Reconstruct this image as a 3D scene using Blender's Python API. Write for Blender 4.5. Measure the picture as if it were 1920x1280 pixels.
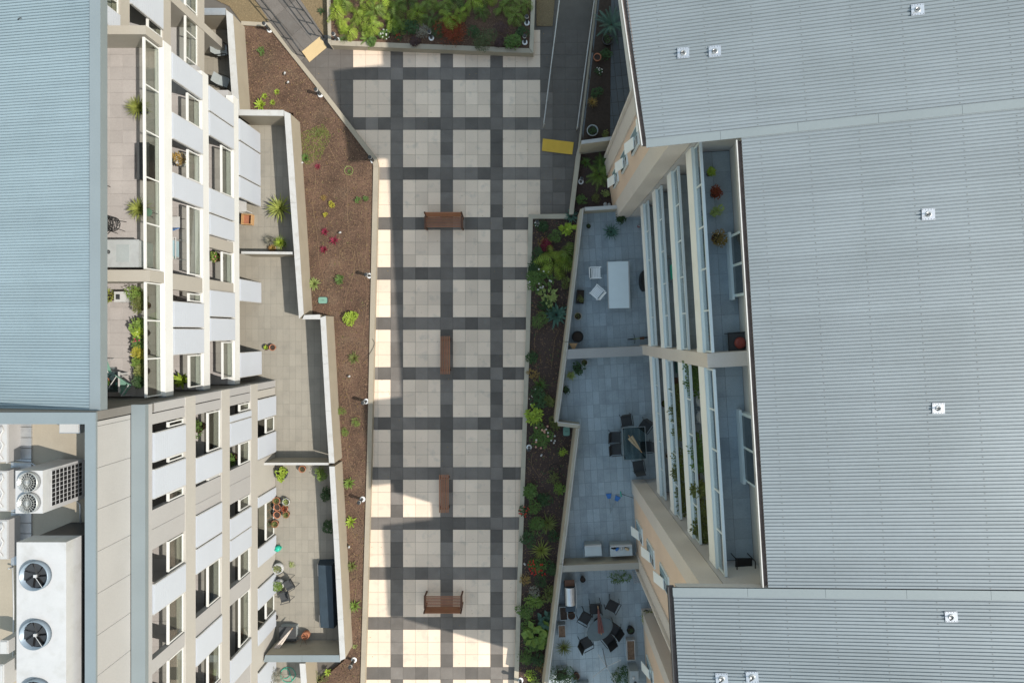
import bpy, math, random
from mathutils import Vector, Matrix
for o in list(bpy.data.objects): bpy.data.objects.remove(o, do_unlink=True)
R = math.radians
rnd = random.Random(7)
scene = bpy.context.scene
COL = scene.collection
H, F = 32.05, 1250.0              # drone height above the plaza (m), focal length in photo pixels
# ---------------------------------------------------------------- camera
cam = bpy.data.cameras.new('camera'); camo = bpy.data.objects.new('camera', cam); COL.objects.link(camo)
camo.location = (0, 0, H); camo.rotation_euler = (0, 0, 0)
cam.sensor_width = 36; cam.lens = F / 1920 * 36
cam.shift_x = -40 / 1920; cam.shift_y = -18 / 1920
cam.clip_end = 2000; cam.clip_start = 0.5
scene.camera = camo
# ---------------------------------------------------------------- sky and sun
SUN = Vector((0.81, -0.227, 1.0)).normalized()      # towards the sun
wd = bpy.data.worlds.new('World'); scene.world = wd; wd.use_nodes = True
wn = wd.node_tree; bg = wn.nodes['Background']
sky = wn.nodes.new('ShaderNodeTexSky'); sky.sky_type = 'NISHITA'; sky.sun_disc = False
sky.sun_elevation = math.asin(SUN.z); sky.sun_rotation = math.atan2(SUN.x, SUN.y)
sky.air_density = 2.6; sky.dust_density = 1.2; sky.ozone_density = 0.0
wn.links.new(sky.outputs[0], bg.inputs[0]); bg.inputs[1].default_value = 0.15
sl = bpy.data.lights.new('sun', 'SUN'); sl.energy = 3.8; sl.angle = R(0.53); sl.color = (1.0, 0.94, 0.84)
so = bpy.data.objects.new('sun', sl); COL.objects.link(so)
so.rotation_euler = SUN.to_track_quat('Z', 'Y').to_euler(); so.location = (40, -12, 60)
scene.view_settings.view_transform = 'Standard'; scene.view_settings.look = 'None'
scene.view_settings.exposure = 0.37; scene.view_settings.gamma = 1.0
scene.render.engine = 'CYCLES'
# ---------------------------------------------------------------- helpers
def W(px, py, z=0.0):
    "a point of the place at height z, surveyed from the aerial photograph"
    k = (H - z) / F
    return Vector(((px - 1000) * k, (622 - py) * k, z))
def lin(h):
    h = h.lstrip('#'); v = [int(h[i:i + 2], 16) / 255 for i in (0, 2, 4)]
    return tuple(c / 12.92 if c <= .04045 else ((c + .055) / 1.055) ** 2.4 for c in v)
MATS = {}
def mat(name, rgb, rough=.75, n=.10, sc=2.5, n2=.06, sc2=25, ran=0., bump=0., bsc=40, metal=0., stain=None, spec=.35, trans=0., hue=0., streak=0., sheet=0.):
    if name in MATS: return MATS[name]
    m = bpy.data.materials.new(name); m.use_nodes = True; nt = m.node_tree; N = nt.nodes; L = nt.links
    p = N['Principled BSDF']; p.inputs['Roughness'].default_value = rough; p.inputs['Metallic'].default_value = metal
    p.inputs['Specular IOR Level'].default_value = spec
    g = N.new('ShaderNodeNewGeometry')
    def noise(s, det=3):
        t = N.new('ShaderNodeTexNoise'); t.inputs['Scale'].default_value = s; t.inputs['Detail'].default_value = det
        L.new(g.outputs['Position'], t.inputs['Vector']); return t.outputs[0]
    def ma(op, a, b):
        t = N.new('ShaderNodeMath'); t.operation = op
        for i, q in enumerate((a, b)):
            if isinstance(q, (int, float)): t.inputs[i].default_value = q
            else: L.new(q, t.inputs[i])
        return t.outputs[0]
    f = ma('MULTIPLY_ADD', noise(sc), 2 * n * 1.6); f.node.inputs[2].default_value = 1 - n * 1.6
    if n2:
        f2 = ma('MULTIPLY_ADD', noise(sc2, 2), 2 * n2 * 1.6); f2.node.inputs[2].default_value = 1 - n2 * 1.6
        f = ma('MULTIPLY', f, f2)
    if streak:      # weathering drawn out along the fall of a metal sheet, and sheets of slightly different age
        vs = N.new('ShaderNodeVectorMath'); vs.operation = 'MULTIPLY'; vs.inputs[1].default_value = (.22, 4.5, .22); L.new(g.outputs['Position'], vs.inputs[0])
        ts = N.new('ShaderNodeTexNoise'); ts.inputs['Scale'].default_value = 1.; ts.inputs['Detail'].default_value = 4; L.new(vs.outputs[0], ts.inputs['Vector'])
        fs = ma('MULTIPLY_ADD', ts.outputs[0], 3.2 * streak); fs.node.inputs[2].default_value = 1 - 1.6 * streak; f = ma('MULTIPLY', f, fs)
        sx = N.new('ShaderNodeSeparateXYZ'); L.new(g.outputs['Position'], sx.inputs[0])
        ad = N.new('ShaderNodeMath'); ad.operation = 'ADD'; L.new(sx.outputs[1], ad.inputs[0]); mm = ma('MULTIPLY', sx.outputs[0], -sheet); L.new(mm, ad.inputs[1])
        wn_ = N.new('ShaderNodeTexWhiteNoise'); wn_.noise_dimensions = '1D'; L.new(ma('FLOOR', ma('DIVIDE', ad.outputs[0], .762), 0), wn_.inputs['W'])
        fw = ma('MULTIPLY_ADD', wn_.outputs[0], .08); fw.node.inputs[2].default_value = .96; f = ma('MULTIPLY', f, fw)
    oi = N.new('ShaderNodeObjectInfo')
    if ran:
        f3 = ma('MULTIPLY_ADD', oi.outputs['Random'], 2 * ran); f3.node.inputs[2].default_value = 1 - ran
        f = ma('MULTIPLY', f, f3)
    base = N.new('ShaderNodeRGB'); base.outputs[0].default_value = (*rgb, 1); c = base.outputs[0]
    if stain:
        srgb, ssc, lo, hi, amt = stain
        mr = N.new('ShaderNodeMapRange'); mr.inputs[1].default_value = lo; mr.inputs[2].default_value = hi; mr.inputs[4].default_value = amt
        L.new(noise(ssc, 6), mr.inputs[0])
        mx = N.new('ShaderNodeMix'); mx.data_type = 'RGBA'; L.new(mr.outputs[0], mx.inputs[0])
        L.new(c, mx.inputs[6]); mx.inputs[7].default_value = (*srgb, 1); c = mx.outputs[2]
    if hue:
        hs = N.new('ShaderNodeHueSaturation'); L.new(c, hs.inputs['Color'])
        h = ma('MULTIPLY_ADD', noise(sc * 1.7, 1), hue * 2); h.node.inputs[2].default_value = .5 - hue
        L.new(h, hs.inputs['Hue']); c = hs.outputs[0]
    vm = N.new('ShaderNodeVectorMath'); vm.operation = 'SCALE'; L.new(c, vm.inputs[0]); L.new(f, vm.inputs['Scale'])
    L.new(vm.outputs[0], p.inputs['Base Color'])
    if bump:
        b = N.new('ShaderNodeBump'); b.inputs['Strength'].default_value = bump; b.inputs['Distance'].default_value = .02
        L.new(noise(bsc, 4), b.inputs['Height']); L.new(b.outputs[0], p.inputs['Normal'])
    if trans:
        tr = N.new('ShaderNodeBsdfTranslucent'); L.new(vm.outputs[0], tr.inputs[0]); mxs = N.new('ShaderNodeMixShader')
        mxs.inputs[0].default_value = trans; L.new(p.outputs[0], mxs.inputs[1]); L.new(tr.outputs[0], mxs.inputs[2])
        L.new(mxs.outputs[0], N['Material Output'].inputs[0])
    MATS[name] = m; return m
def glassmat(name, tint, refl=.9, rough=.02):
    m = bpy.data.materials.new(name); m.use_nodes = True; nt = m.node_tree; N = nt.nodes; L = nt.links
    N.remove(N['Principled BSDF'])
    t = N.new('ShaderNodeBsdfTransparent'); t.inputs[0].default_value = (*tint, 1)
    g = N.new('ShaderNodeBsdfGlossy'); g.inputs[0].default_value = (refl, refl, refl, 1); g.inputs[1].default_value = rough
    lw = N.new('ShaderNodeLayerWeight'); lw.inputs[0].default_value = .5
    pw = N.new('ShaderNodeMath'); pw.operation = 'POWER'; pw.inputs[1].default_value = 4; L.new(lw.outputs['Facing'], pw.inputs[0])
    ad = N.new('ShaderNodeMath'); ad.operation = 'MULTIPLY_ADD'; ad.inputs[1].default_value = .7; ad.inputs[2].default_value = .03; L.new(pw.outputs[0], ad.inputs[0])
    mx = N.new('ShaderNodeMixShader'); L.new(ad.outputs[0], mx.inputs[0]); L.new(t.outputs[0], mx.inputs[1]); L.new(g.outputs[0], mx.inputs[2])
    L.new(mx.outputs[0], N['Material Output'].inputs[0]); MATS[name] = m; return m

class MB:
    "collects faces, then links them as ONE mesh object"
    def __init__(s, xf=None): s.v = []; s.f = []; s.xf = xf
    def face(s, *pts):
        i = len(s.v); s.v += [tuple(p) for p in pts]; s.f.append(tuple(range(i, i + len(pts)))); return s
    def hexa(s, p):       # 8 corners: bottom 4 ccw, top 4 ccw
        i = len(s.v); s.v += [tuple(q) for q in p]
        for q in ((3, 2, 1, 0), (4, 5, 6, 7), (0, 1, 5, 4), (1, 2, 6, 5), (2, 3, 7, 6), (3, 0, 4, 7)): s.f.append(tuple(i + k for k in q))
        return s
    def box(s, x0, x1, y0, y1, z0, z1):
        x0, x1 = sorted((x0, x1)); y0, y1 = sorted((y0, y1)); z0, z1 = sorted((z0, z1))
        return s.hexa([(x0, y0, z0), (x1, y0, z0), (x1, y1, z0), (x0, y1, z0), (x0, y0, z1), (x1, y0, z1), (x1, y1, z1), (x0, y1, z1)])
    def obox(s, cx, cy, lx, ly, z0, z1, rz=0):
        c, n = math.cos(rz), math.sin(rz); q = [(-lx / 2, -ly / 2), (lx / 2, -ly / 2), (lx / 2, ly / 2), (-lx / 2, ly / 2)]
        q = [(cx + a * c - b * n, cy + a * n + b * c) for a, b in q]
        return s.hexa([(a, b, z0) for a, b in q] + [(a, b, z1) for a, b in q])
    def prism(s, pts, z0, z1):
        pts = [(p[0], p[1]) for p in pts]
        ar = sum(pts[i][0] * pts[(i + 1) % len(pts)][1] - pts[(i + 1) % len(pts)][0] * pts[i][1] for i in range(len(pts)))
        if ar < 0: pts = pts[::-1]
        n = len(pts); i = len(s.v); s.v += [(x, y, z0) for x, y in pts] + [(x, y, z1) for x, y in pts]
        s.f.append(tuple(range(i + n - 1, i - 1, -1))); s.f.append(tuple(range(i + n, i + 2 * n)))
        for k in range(n): j = (k + 1) % n; s.f.append((i + k, i + j, i + n + j, i + n + k))
        return s
    def tube(s, pts, r, n=6, r2=None, cap=True):
        pts = [Vector(p) for p in pts]; m = len(pts); i0 = len(s.v); ref = Vector((.31, .17, .93)).normalized()
        for k, p in enumerate(pts):
            t = (pts[min(k + 1, m - 1)] - pts[max(k - 1, 0)]).normalized()
            u = t.cross(ref if abs(t.dot(ref)) < .97 else Vector((1, 0, 0))).normalized(); w = t.cross(u)
            rr = r if r2 is None else r + (r2 - r) * k / (m - 1)
            for a in range(n): q = p + (u * math.cos(a * math.tau / n) + w * math.sin(a * math.tau / n)) * rr; s.v.append(tuple(q))
        for k in range(m - 1):
            for a in range(n): b = (a + 1) % n; s.f.append((i0 + k * n + a, i0 + k * n + b, i0 + k * n + n + b, i0 + k * n + n + a))
        if cap: s.f.append(tuple(i0 + a for a in range(n - 1, -1, -1))); s.f.append(tuple(i0 + (m - 1) * n + a for a in range(n)))
        return s
    def lathe(s, prof, n=16, cx=0, cy=0, sx=1, sy=1):
        i0 = len(s.v)
        for r, z in prof:
            for a in range(n): s.v.append((cx + sx * r * math.cos(a * math.tau / n), cy + sy * r * math.sin(a * math.tau / n), z))
        for k in range(len(prof) - 1):
            for a in range(n): b = (a + 1) % n; s.f.append((i0 + k * n + a, i0 + k * n + b, i0 + k * n + n + b, i0 + k * n + n + a))
        s.f.append(tuple(i0 + a for a in range(n - 1, -1, -1))); s.f.append(tuple(i0 + (len(prof) - 1) * n + a for a in range(n)))
        return s
    def mesh(s, name, off=(0, 0, 0), smooth=False):
        v = [s.xf(*p) for p in s.v] if s.xf else s.v
        v = [(p[0] - off[0], p[1] - off[1], p[2] - off[2]) for p in v]
        me = bpy.data.meshes.new(name); me.from_pydata(v, [], s.f)
        if smooth: me.polygons.foreach_set('use_smooth', [True] * len(me.polygons))
        me.update(); return me
    def build(s, name, m, parent=None, smooth=False, world=False):
        off = (0, 0, 0)
        if world and parent is not None:
            q = parent
            while q is not None: off = tuple(off[i] + q.location[i] for i in range(3)); q = q.parent
        o = bpy.data.objects.new(name, s.mesh(name, off, smooth)); COL.objects.link(o)
        o.data.materials.append(MATS[m] if isinstance(m, str) else m)
        if parent is not None: o.parent = parent
        return o
def tag(o, label=None, cat=None, group=None, kind=None):
    if label: o['label'] = label
    if cat: o['category'] = cat
    if group: o['group'] = group
    if kind: o['kind'] = kind
    return o
def thing(name, label, cat, loc=(0, 0, 0), rz=0., group=None):
    o = bpy.data.objects.new(name, None); COL.objects.link(o); o.empty_display_size = .2
    o.location = loc; o.rotation_euler = (0, 0, rz); return tag(o, label, cat, group)
def kids(o): return [c for c in bpy.data.objects if c.parent == o]
def dup(root, loc, rz=0., label=None, scale=1.):
    def cp(o, par):
        c = o.copy(); COL.objects.link(c); c.parent = par
        for ch in CH.get(o.name, ()): cp(ch, c)
        return c
    CH = {}
    for o in bpy.data.objects:
        if o.parent: CH.setdefault(o.parent.name, []).append(o)
    r = cp(root, None); r.location = loc; r.rotation_euler = (0, 0, rz); r.scale = (scale,) * 3
    if label: r['label'] = label
    return r
def struct(name, mb, m, label=None):
    return tag(mb.build(name, m), label, None, None, 'structure')
# ---------------------------------------------------------------- materials
mat('pale_paver', (.715, .58, .465), .8, .10, .55, .09, 30, ran=.10, bump=.12, bsc=90, stain=((.36, .33, .29), 2.2, .56, .80, .55))
mat('dark_paver', (.142, .126, .114), .75, .16, 1.6, .12, 26, ran=.32, bump=.15, bsc=80, stain=((.17, .16, .15), 3.0, .55, .82, .6))
mat('ramp_paver', (.128, .114, .104), .75, .18, 1.2, .12, 26, ran=.18, bump=.15, bsc=80, stain=((.15, .145, .14), 2.2, .5, .8, .6))
mat('grout', (.11, .10, .09), .95, .1)
mat('cream_wall', (0.324, 0.284, 0.225), .85, .07, 1.3, .06, 30, bump=.15, bsc=60, stain=((.26, .225, .175), 1.2, .58, .85, .5))
mat('tan_wall', (.42, .375, .30), .85, .08, 1.3, .06, 30, bump=.15, bsc=60, stain=((.28, .245, .19), 1.4, .52, .8, .6))
mat('grey_render', (.50, .482, .478), .9, .06, .8, .05, 20, bump=.15, bsc=50, stain=((.45, .43, .40), .9, .55, .85, .5))
mat('pale_render', (.362, .353, .352), .85, .05, .7, .05, 18, bump=.1, bsc=50, stain=((.29, .285, .275), .8, .55, .85, .45))
mat('beige_render', (0.360, 0.335, 0.297), .85, .05, .9, .05, 20, bump=.1, bsc=50, stain=((.32, .285, .24), .9, .55, .85, .45))
mat('orange_render', (.74, .555, .425), .9, .06, .9, .05, 20, bump=.1, bsc=50)
mat('shaded_render', (.17, .16, .15), .9, .06, .8, .05, 20, stain=((.11, .105, .10), .9, .5, .8, .6))  # darkened render copy: shade of the end walls put into the colour
mat('beige_shade_lift', (.62, .56, .51), .85, .05, .9, .05, 20, bump=.1, bsc=50, stain=((.52, .46, .38), .9, .55, .85, .45))  # beige render copy, lightened because the right building stands in shade
mat('white_bounce_lift', (.88, .88, .85), .5, .03, 1.2, .03, 20, stain=((.70, .68, .62), 1.6, .58, .85, .5))  # white paint copy, raised to stand in for sun bounced off the opposite facade
mat('slate_base', (.24, .275, .295), .9, .1)
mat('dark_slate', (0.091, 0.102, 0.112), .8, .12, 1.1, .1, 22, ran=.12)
mat('terrace_base', (.20, .19, .165), .9, .1)
mat('smoked_top', (.09, .115, .125), .25, .1, 4, .05, 30)
mat('screw_grey', (.12, .13, .135), .6, .1)
mat('marble', (0.360, 0.378, 0.387), .4, .1, 2, .05, 20, stain=((.32, .33, .34), 5, .5, .6, .5))
mat('white_shade_lift', (.85, .86, .87), .5, .04, 3, .02, 30)  # lighter copy of the white plastic, raised for chairs standing in shade
mat('straw', (.30, .22, .12), .9, .3, 9, .3, 60)
mat('ac_white', (.44, .44, .45), .45, .05, 3, .03, 30, stain=((.33, .32, .30), 2.4, .52, .8, .6))
mat('pale_cream', (.405, .385, .355), .85, .05, .9, .05, 20, bump=.1, bsc=50, stain=((.31, .29, .26), .9, .55, .85, .5))
mat('white_paint', (.64, .64, .63), .5, .03, 1.2, .03, 20, stain=((.56, .53, .48), 1.6, .58, .85, .5))
mat('white_cap', (0.450, 0.450, 0.450), .4, .03, 1.2, .02, 20, stain=((.32, .30, .27), 2.6, .50, .82, .7))
mat('blue_paint_and_sky_tint', (.66, .72, .735), .45, .04, 1.2, .03, 20)  # window frame paint, also the sky's blue coloured onto the beam tops
mat('metal_capping', (0.225, 0.261, 0.279), .4, .05, .8, .03, 20, metal=.2, stain=((.20, .23, .25), 1.0, .5, .85, .5))
mat('louvre', (.395, .42, .468), .45, .03, .9, .02, 20)
mat('roof_right', (.212, .243, .265), .5, .05, .45, .04, 9, metal=.15, stain=((.15, .175, .185), .55, .45, .8, .35), streak=.07, sheet=.0594)
mat('roof_left', (.262, .332, .372), .5, .05, .45, .04, 9, metal=.15, stain=((.19, .25, .28), .55, .45, .8, .35), streak=.07, sheet=.0)
mat('deck_tile', (.35, .325, .318), .8, .06, 1.2, .07, 22, ran=.06, bump=.1, stain=((.27, .255, .25), 1.7, .52, .8, .5))
mat('terrace_tile', (.262, .242, .205), .8, .06, 1.2, .08, 22, ran=.05, bump=.1, stain=((.18, .17, .15), 1.9, .52, .8, .5))
mat('slate_tile', (.33, .385, .42), .75, .1, 1.1, .1, 22, ran=.12, bump=.1, stain=((.17, .205, .23), 1.4, .5, .8, .6))
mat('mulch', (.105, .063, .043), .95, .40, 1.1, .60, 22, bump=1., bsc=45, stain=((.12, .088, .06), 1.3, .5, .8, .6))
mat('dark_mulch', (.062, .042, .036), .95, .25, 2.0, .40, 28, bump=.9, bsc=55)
mat('moss', (.12, .13, .035), .95, .3, 3, .4, 30, bump=.8, bsc=60)
mat('gravel', (0.180, 0.135, 0.077), .9, .1, 1.5, .35, 45, bump=1., bsc=50)
mat('pebble', (0.216, 0.162, 0.095), .85, .2, 8, .25, 60)
mat('bark_chip', (.165, .104, .068), .9, .5, 7, .45, 40)
mat('dark_metal', (.035, .037, .04), .45, .1)
mat('black', (.012, .012, .013), .5, .1)
mat('galvanised', (.45, .46, .47), .35, .1, 6, .05, 40, metal=.6)
mat('steel', (.62, .62, .63), .3, .08, 5, .05, 30, metal=.7)
mat('bench_wood', (.30, .135, .075), .6, .14, 3, .18, 40, ran=.10, hue=.012)
mat('dark_wood', (.10, .045, .025), .6, .15, 5, .15, 40)
mat('pale_wood', (.45, .27, .13), .6, .15, 6, .15, 40)
mat('terracotta', (.36, .15, .085), .8, .12, 6, .1, 40, ran=.15)
mat('soil', (.045, .032, .025), .95, .3, 8, .3, 60, bump=.6)
mat('tactile_yellow', (.66, .44, .07), .7, .08, 2, .06, 40)
mat('tactile_cream', (.55, .42, .24), .75, .05, 2, .05, 40)
mat('teal_plastic', (.02, .40, .28), .4, .05)
mat('green_box', (.16, .30, .24), .6, .1, 4)
mat('grey_plastic', (.30, .33, .34), .6, .06)
mat('white_plastic', (0.450, 0.450, 0.450), .45, .04, 4)
mat('blue_plastic', (.04, .16, .45), .45, .06)
mat('red_plastic', (.24, .05, .04), .45, .06)
mat('charcoal_fabric', (.055, .058, .062), .9, .12, 6, .1, 60)
mat('navy_cover', (.035, .055, .075), .7, .15, 3, .1, 30)
mat('hose_brown', (.20, .13, .08), .7, .1)
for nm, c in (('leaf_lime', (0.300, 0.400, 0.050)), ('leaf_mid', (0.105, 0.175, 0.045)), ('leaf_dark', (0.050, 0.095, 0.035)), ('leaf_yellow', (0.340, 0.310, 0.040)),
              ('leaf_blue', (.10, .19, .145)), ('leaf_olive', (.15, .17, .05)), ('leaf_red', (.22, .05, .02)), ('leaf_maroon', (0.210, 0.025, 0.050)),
              ('leaf_grey', (.26, .25, .2)), ('leaf_pale', (.30, .36, .12)), ('leaf_dry', (.30, .20, .06)), ('leaf_fern', (0.165, 0.245, 0.050)), ('leaf_yucca', (.26, .29, .07)), ('leaf_bright', (0.230, 0.320, 0.045)), ('leaf_dull', (0.100, 0.130, 0.055)), ('leaf_purple', (.085, .05, .05))):
    mat(nm, c, .55, .28, 5, .15, 30, ran=.10, trans=.18, spec=.3, hue=.02)
for nm, c in (('petal_white', (0.600, 0.600, 0.570)), ('petal_pink', (.75, .28, .3)), ('petal_red', (0.480, 0.040, 0.030)), ('petal_magenta', (.6, .02, .15)), ('petal_peach', (0.600, 0.360, 0.290))):
    mat(nm, c, .6, .1, 20, 0)
glassmat('balustrade_glass', (.83, .85, .82)); glassmat('right_glass', (.84, .88, .89)); glassmat('table_glass', (.55, .64, .66))
mat('window_glass', (.05, .065, .08), .08, .1, .6, 0, spec=.8)
mat('window_blue', (.30, .42, .47), .15, .1, 1, 0, spec=.7)
# ================================================================= SETTING
struct('ground', MB().box(-220, 220, -220, 220, -.5, -.12), 'grout')
def poly(pts, z): return [(W(x, y, z).x, W(x, y, z).y) for x, y in pts]
def inside(p, pg):
    x, y = p; c = False; j = len(pg) - 1
    for i in range(len(pg)):
        (xi, yi), (xj, yj) = pg[i], pg[j]
        if (yi > y) != (yj > y) and x < (xj - xi) * (y - yi) / (yj - yi) + xi: c = not c
        j = i
    return c
def tile_mesh(name, lx, ly, m, t=.03, ch=.005):
    b = MB(); a, c = lx / 2, ly / 2
    lo = [(-a, -c, -t), (a, -c, -t), (a, c, -t), (-a, c, -t)]
    mi = [(x, y, -ch) for x, y, _ in lo]; hi = [(x * (1 - ch / a), y * (1 - ch / c), 0) for x, y, _ in lo]
    b.v = lo + mi + hi; b.f = [(8, 9, 10, 11)] + [(k, (k + 1) % 4, 4 + (k + 1) % 4, 4 + k) for k in range(4)] + [(4 + k, 4 + (k + 1) % 4, 8 + (k + 1) % 4, 8 + k) for k in range(4)]
    me = b.mesh(name); me.materials.append(MATS[m]); return me
def lay(parent, name, me, spots, z, rz=0., cap=300, key=None):
    "one object per tile, sharing mesh data; past the cap the rest is one part"
    if len(spots) > cap and key: spots = sorted(spots, key=key)
    pl = parent.location
    for x, y in spots[:cap]:
        o = bpy.data.objects.new(name, me); COL.objects.link(o); o.parent = parent
        o.location = (x - pl.x, y - pl.y, z - pl.z + rnd.uniform(-.0012, .0012)); o.rotation_euler = (rnd.uniform(-.0015, .0015), rnd.uniform(-.0015, .0015), rz)
    rest = spots[cap:]
    if rest:
        b = MB(); c, s_ = math.cos(rz), math.sin(rz)
        for x, y in rest:
            i = len(b.v); b.v += [(x + v.co.x * c - v.co.y * s_, y + v.co.x * s_ + v.co.y * c, z + v.co.z) for v in me.vertices]
            b.f += [tuple(i + k for k in p.vertices) for p in me.polygons]
        tag(b.build(name, me.materials[0], parent, world=True), None, None, None, 'stuff')
def grid_spots(pg, o, du, dv, rz, full=False):
    c, s_ = math.cos(rz), math.sin(rz); us = []; out = []
    loc = [((x - o[0]) * c + (y - o[1]) * s_, -(x - o[0]) * s_ + (y - o[1]) * c) for x, y in pg]
    u0, u1 = min(p[0] for p in loc), max(p[0] for p in loc); v0, v1 = min(p[1] for p in loc), max(p[1] for p in loc)
    for i in range(int(math.floor(u0 / du)), int(math.ceil(u1 / du)) + 1):
        for j in range(int(math.floor(v0 / dv)), int(math.ceil(v1 / dv)) + 1):
            u, v = (i + .5) * du, (j + .5) * dv
            if (all if full else any)(inside((u + a * du * .5, v + b * dv * .5), loc) for a in (-1, 0, 1) for b in (-1, 0, 1)):
                out.append((o[0] + u * c - v * s_, o[1] + u * s_ + v * c))
    return out
# ---- plaza
PLZ = poly([(600, 60), (634, 86), (1002, 100), (1002, -25), (1121, -25), (1072, 408), (996, 408), (968, 1310), (682, 1310), (708, 302), (562, 108)], 0)
plaza = struct('plaza_paving', MB().prism([(-15, -19), (4.2, -19), (4.4, 22), (-18, 22)], -.10, -.012), 'grout', 'courtyard paved in pale squares framed by dark bands')
tp = tile_mesh('pale_paver', .592, .592, 'pale_paver'); td = tile_mesh('dark_paver', .592, .592, 'dark_paver')
pale, dark = [], []
for i in range(-9, 16):
    for j in range(-24, 31):
        px, py = 755.6 + (i + .5) * 23.4, 618.0 + (j + .5) * 23.4
        w = W(px, py, 0)
        if not any(inside((w.x + a, w.y + b), PLZ) for a in (-.28, 0, .28) for b in (-.28, 0, .28)): continue
        d = (i % 4 == 3) or (j % 4 == 3) or px < 660 or px > 1014
        (dark if d else pale).append((w.x, w.y))
kc = lambda p: abs(p[0] + 3.5) + .2 * abs(p[1])
lay(plaza, 'pale_paver', tp, pale, 0, cap=300, key=kc); lay(plaza, 'dark_paver', td, dark, 0, cap=300, key=kc)
# ---- ramp at the top left
rz = math.atan2(-95, 80)
RP = poly([(462, -25), (548, -25), (612, 74), (566, 103)], 0)
ramp = struct('entrance_ramp', MB().prism(RP, -.1, .004), 'grout', 'dark paved entrance path running diagonally between railings')
rt = tile_mesh('path_paver', 1.19, .56, 'ramp_paver')
lay(ramp, 'path_paver', rt, [p for p in grid_spots(RP, RP[2], 1.2, .57, rz)], .022, rz)
# ---- gravel strips
def scatter_pebbles(name, pg, z, n, m, s0, s1, parent, flat=.5):
    b = MB(); xs = [p[0] for p in pg]; ys = [p[1] for p in pg]; k = 0
    while k < n:
        x, y = rnd.uniform(min(xs), max(xs)), rnd.uniform(min(ys), max(ys))
        if not inside((x, y), pg): n -= .35; continue
        s = rnd.uniform(s0, s1); a = rnd.uniform(0, 6.3); e = s * rnd.uniform(.35, .9); h = s * flat
        c, q = math.cos(a), math.sin(a); i = len(b.v); t = rnd.uniform(-.4, .4) * s
        b.v += [(x + c * s, y + q * s, z + t), (x - q * e, y + c * e, z), (x - c * s, y - q * s, z - t), (x + q * e, y - c * e, z), (x, y, z + h)]
        b.f += [(i, i + 1, i + 4), (i + 1, i + 2, i + 4), (i + 2, i + 3, i + 4), (i + 3, i, i + 4)]; k += 1
    return tag(b.build(name, m, parent), None, None, None, 'stuff')
for pg, lab in (([(352, -25), (462, -25), (505, 40), (455, 46), (430, 12)], 'tan gravel strip left of the entrance path'),
                ([(548, -25), (616, -25), (616, 66), (606, 66)], 'tan gravel wedge between the entrance path and big planter'),
                ([(1006, -25), (1042, -25), (1036, 49), (1006, 49)], 'small gravel bed beside the side ramp')):
    g = poly(pg, .03); o = struct('gravel_bed', MB().prism(g, -.1, .03), 'gravel', lab)
    scatter_pebbles('gravel', g, .03, 1400 if pg[0][0] < 1000 else 350, 'pebble', .015, .035, o)
# ---- tactile pads
def pad(pts, m, lab, nu, nv):
    t = thing('tactile_pad', lab, 'tactile paving', (*W(*pts[0], .03).xy, .024)); q = [Vector((*W(*p, .03).xy, 0)) for p in pts]
    MB().prism([(v.x, v.y) for v in q], .024, .04).build('pad', m, t, world=True)
    b = MB()
    for i in range(nu):
        for j in range(nv):
            u, v = (i + .5) / nu, (j + .5) / nv; p = (q[0] * (1 - u) + q[1] * u) * (1 - v) + (q[3] * (1 - u) + q[2] * u) * v
            b.lathe([(.026, .04), (.018, .052)], 6, p.x, p.y)
    tag(b.build('stud', m, t, world=True), None, None, None, 'stuff')
pad([(566, 97), (600, 69), (613, 89), (580, 117)], 'tactile_cream', 'cream studded warning pad at the foot of the entrance path', 18, 11)
pad([(1018, 260), (1076, 267), (1073, 290), (1016, 283)], 'tactile_yellow', 'yellow studded warning pad at the foot of the side ramp', 30, 12)
# ---- garden beds
LB = [(448, 44), (503, 50), (590, 158), (697, 298), (700, 312), (694, 560), (688, 860), (675, 1310), (560, 1310), (645, 1238), (652, 1200), (636, 1000), (622, 770), (612, 592), (576, 592), (556, 300), (550, 212), (462, 205)]
b = MB().prism(poly(LB, .24), -.1, .24); lbed = struct('mulch_bed', b, 'mulch', 'long sunny bed of brown bark mulch')
scatter_pebbles('bark_chips', poly(LB, .24), .245, 11000, 'bark_chip', .012, .042, lbed, .3)
scatter_pebbles('dark_chips', poly(LB, .24), .25, 5000, 'soil', .01, .035, lbed, .5)
RB = [(997, 409), (1090, 396), (1080, 480), (1047, 750), (1044, 795), (1082, 800), (1058, 1010), (1024, 1310), (966, 1310), (979, 875), (988, 620)]
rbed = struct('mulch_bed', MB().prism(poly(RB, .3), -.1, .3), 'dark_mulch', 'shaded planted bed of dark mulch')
scatter_pebbles('bark_chips', poly(RB, .3), .305, 4500, 'bark_chip', .015, .045, rbed, .3)
SB = [(1086, 286), (1150, 280), (1156, 392), (1072, 402)]
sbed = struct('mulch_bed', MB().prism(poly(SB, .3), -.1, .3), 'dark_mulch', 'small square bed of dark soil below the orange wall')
TB = [(618, -25), (1000, -25), (995, 95), (622, 80)]
tbed = struct('mulch_bed', MB().prism(poly(TB, .36), -.1, .36), 'mulch', 'soil of the big raised planter')
scatter_pebbles('bark_chips', poly(TB, .36), .365, 3000, 'bark_chip', .015, .045, tbed, .3)
mo = poly([(562, 250), (606, 232), (622, 255), (600, 300), (572, 310)], .25)
scatter_pebbles('moss_patch', mo, .25, 900, 'moss', .02, .05, lbed, .4)
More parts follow.
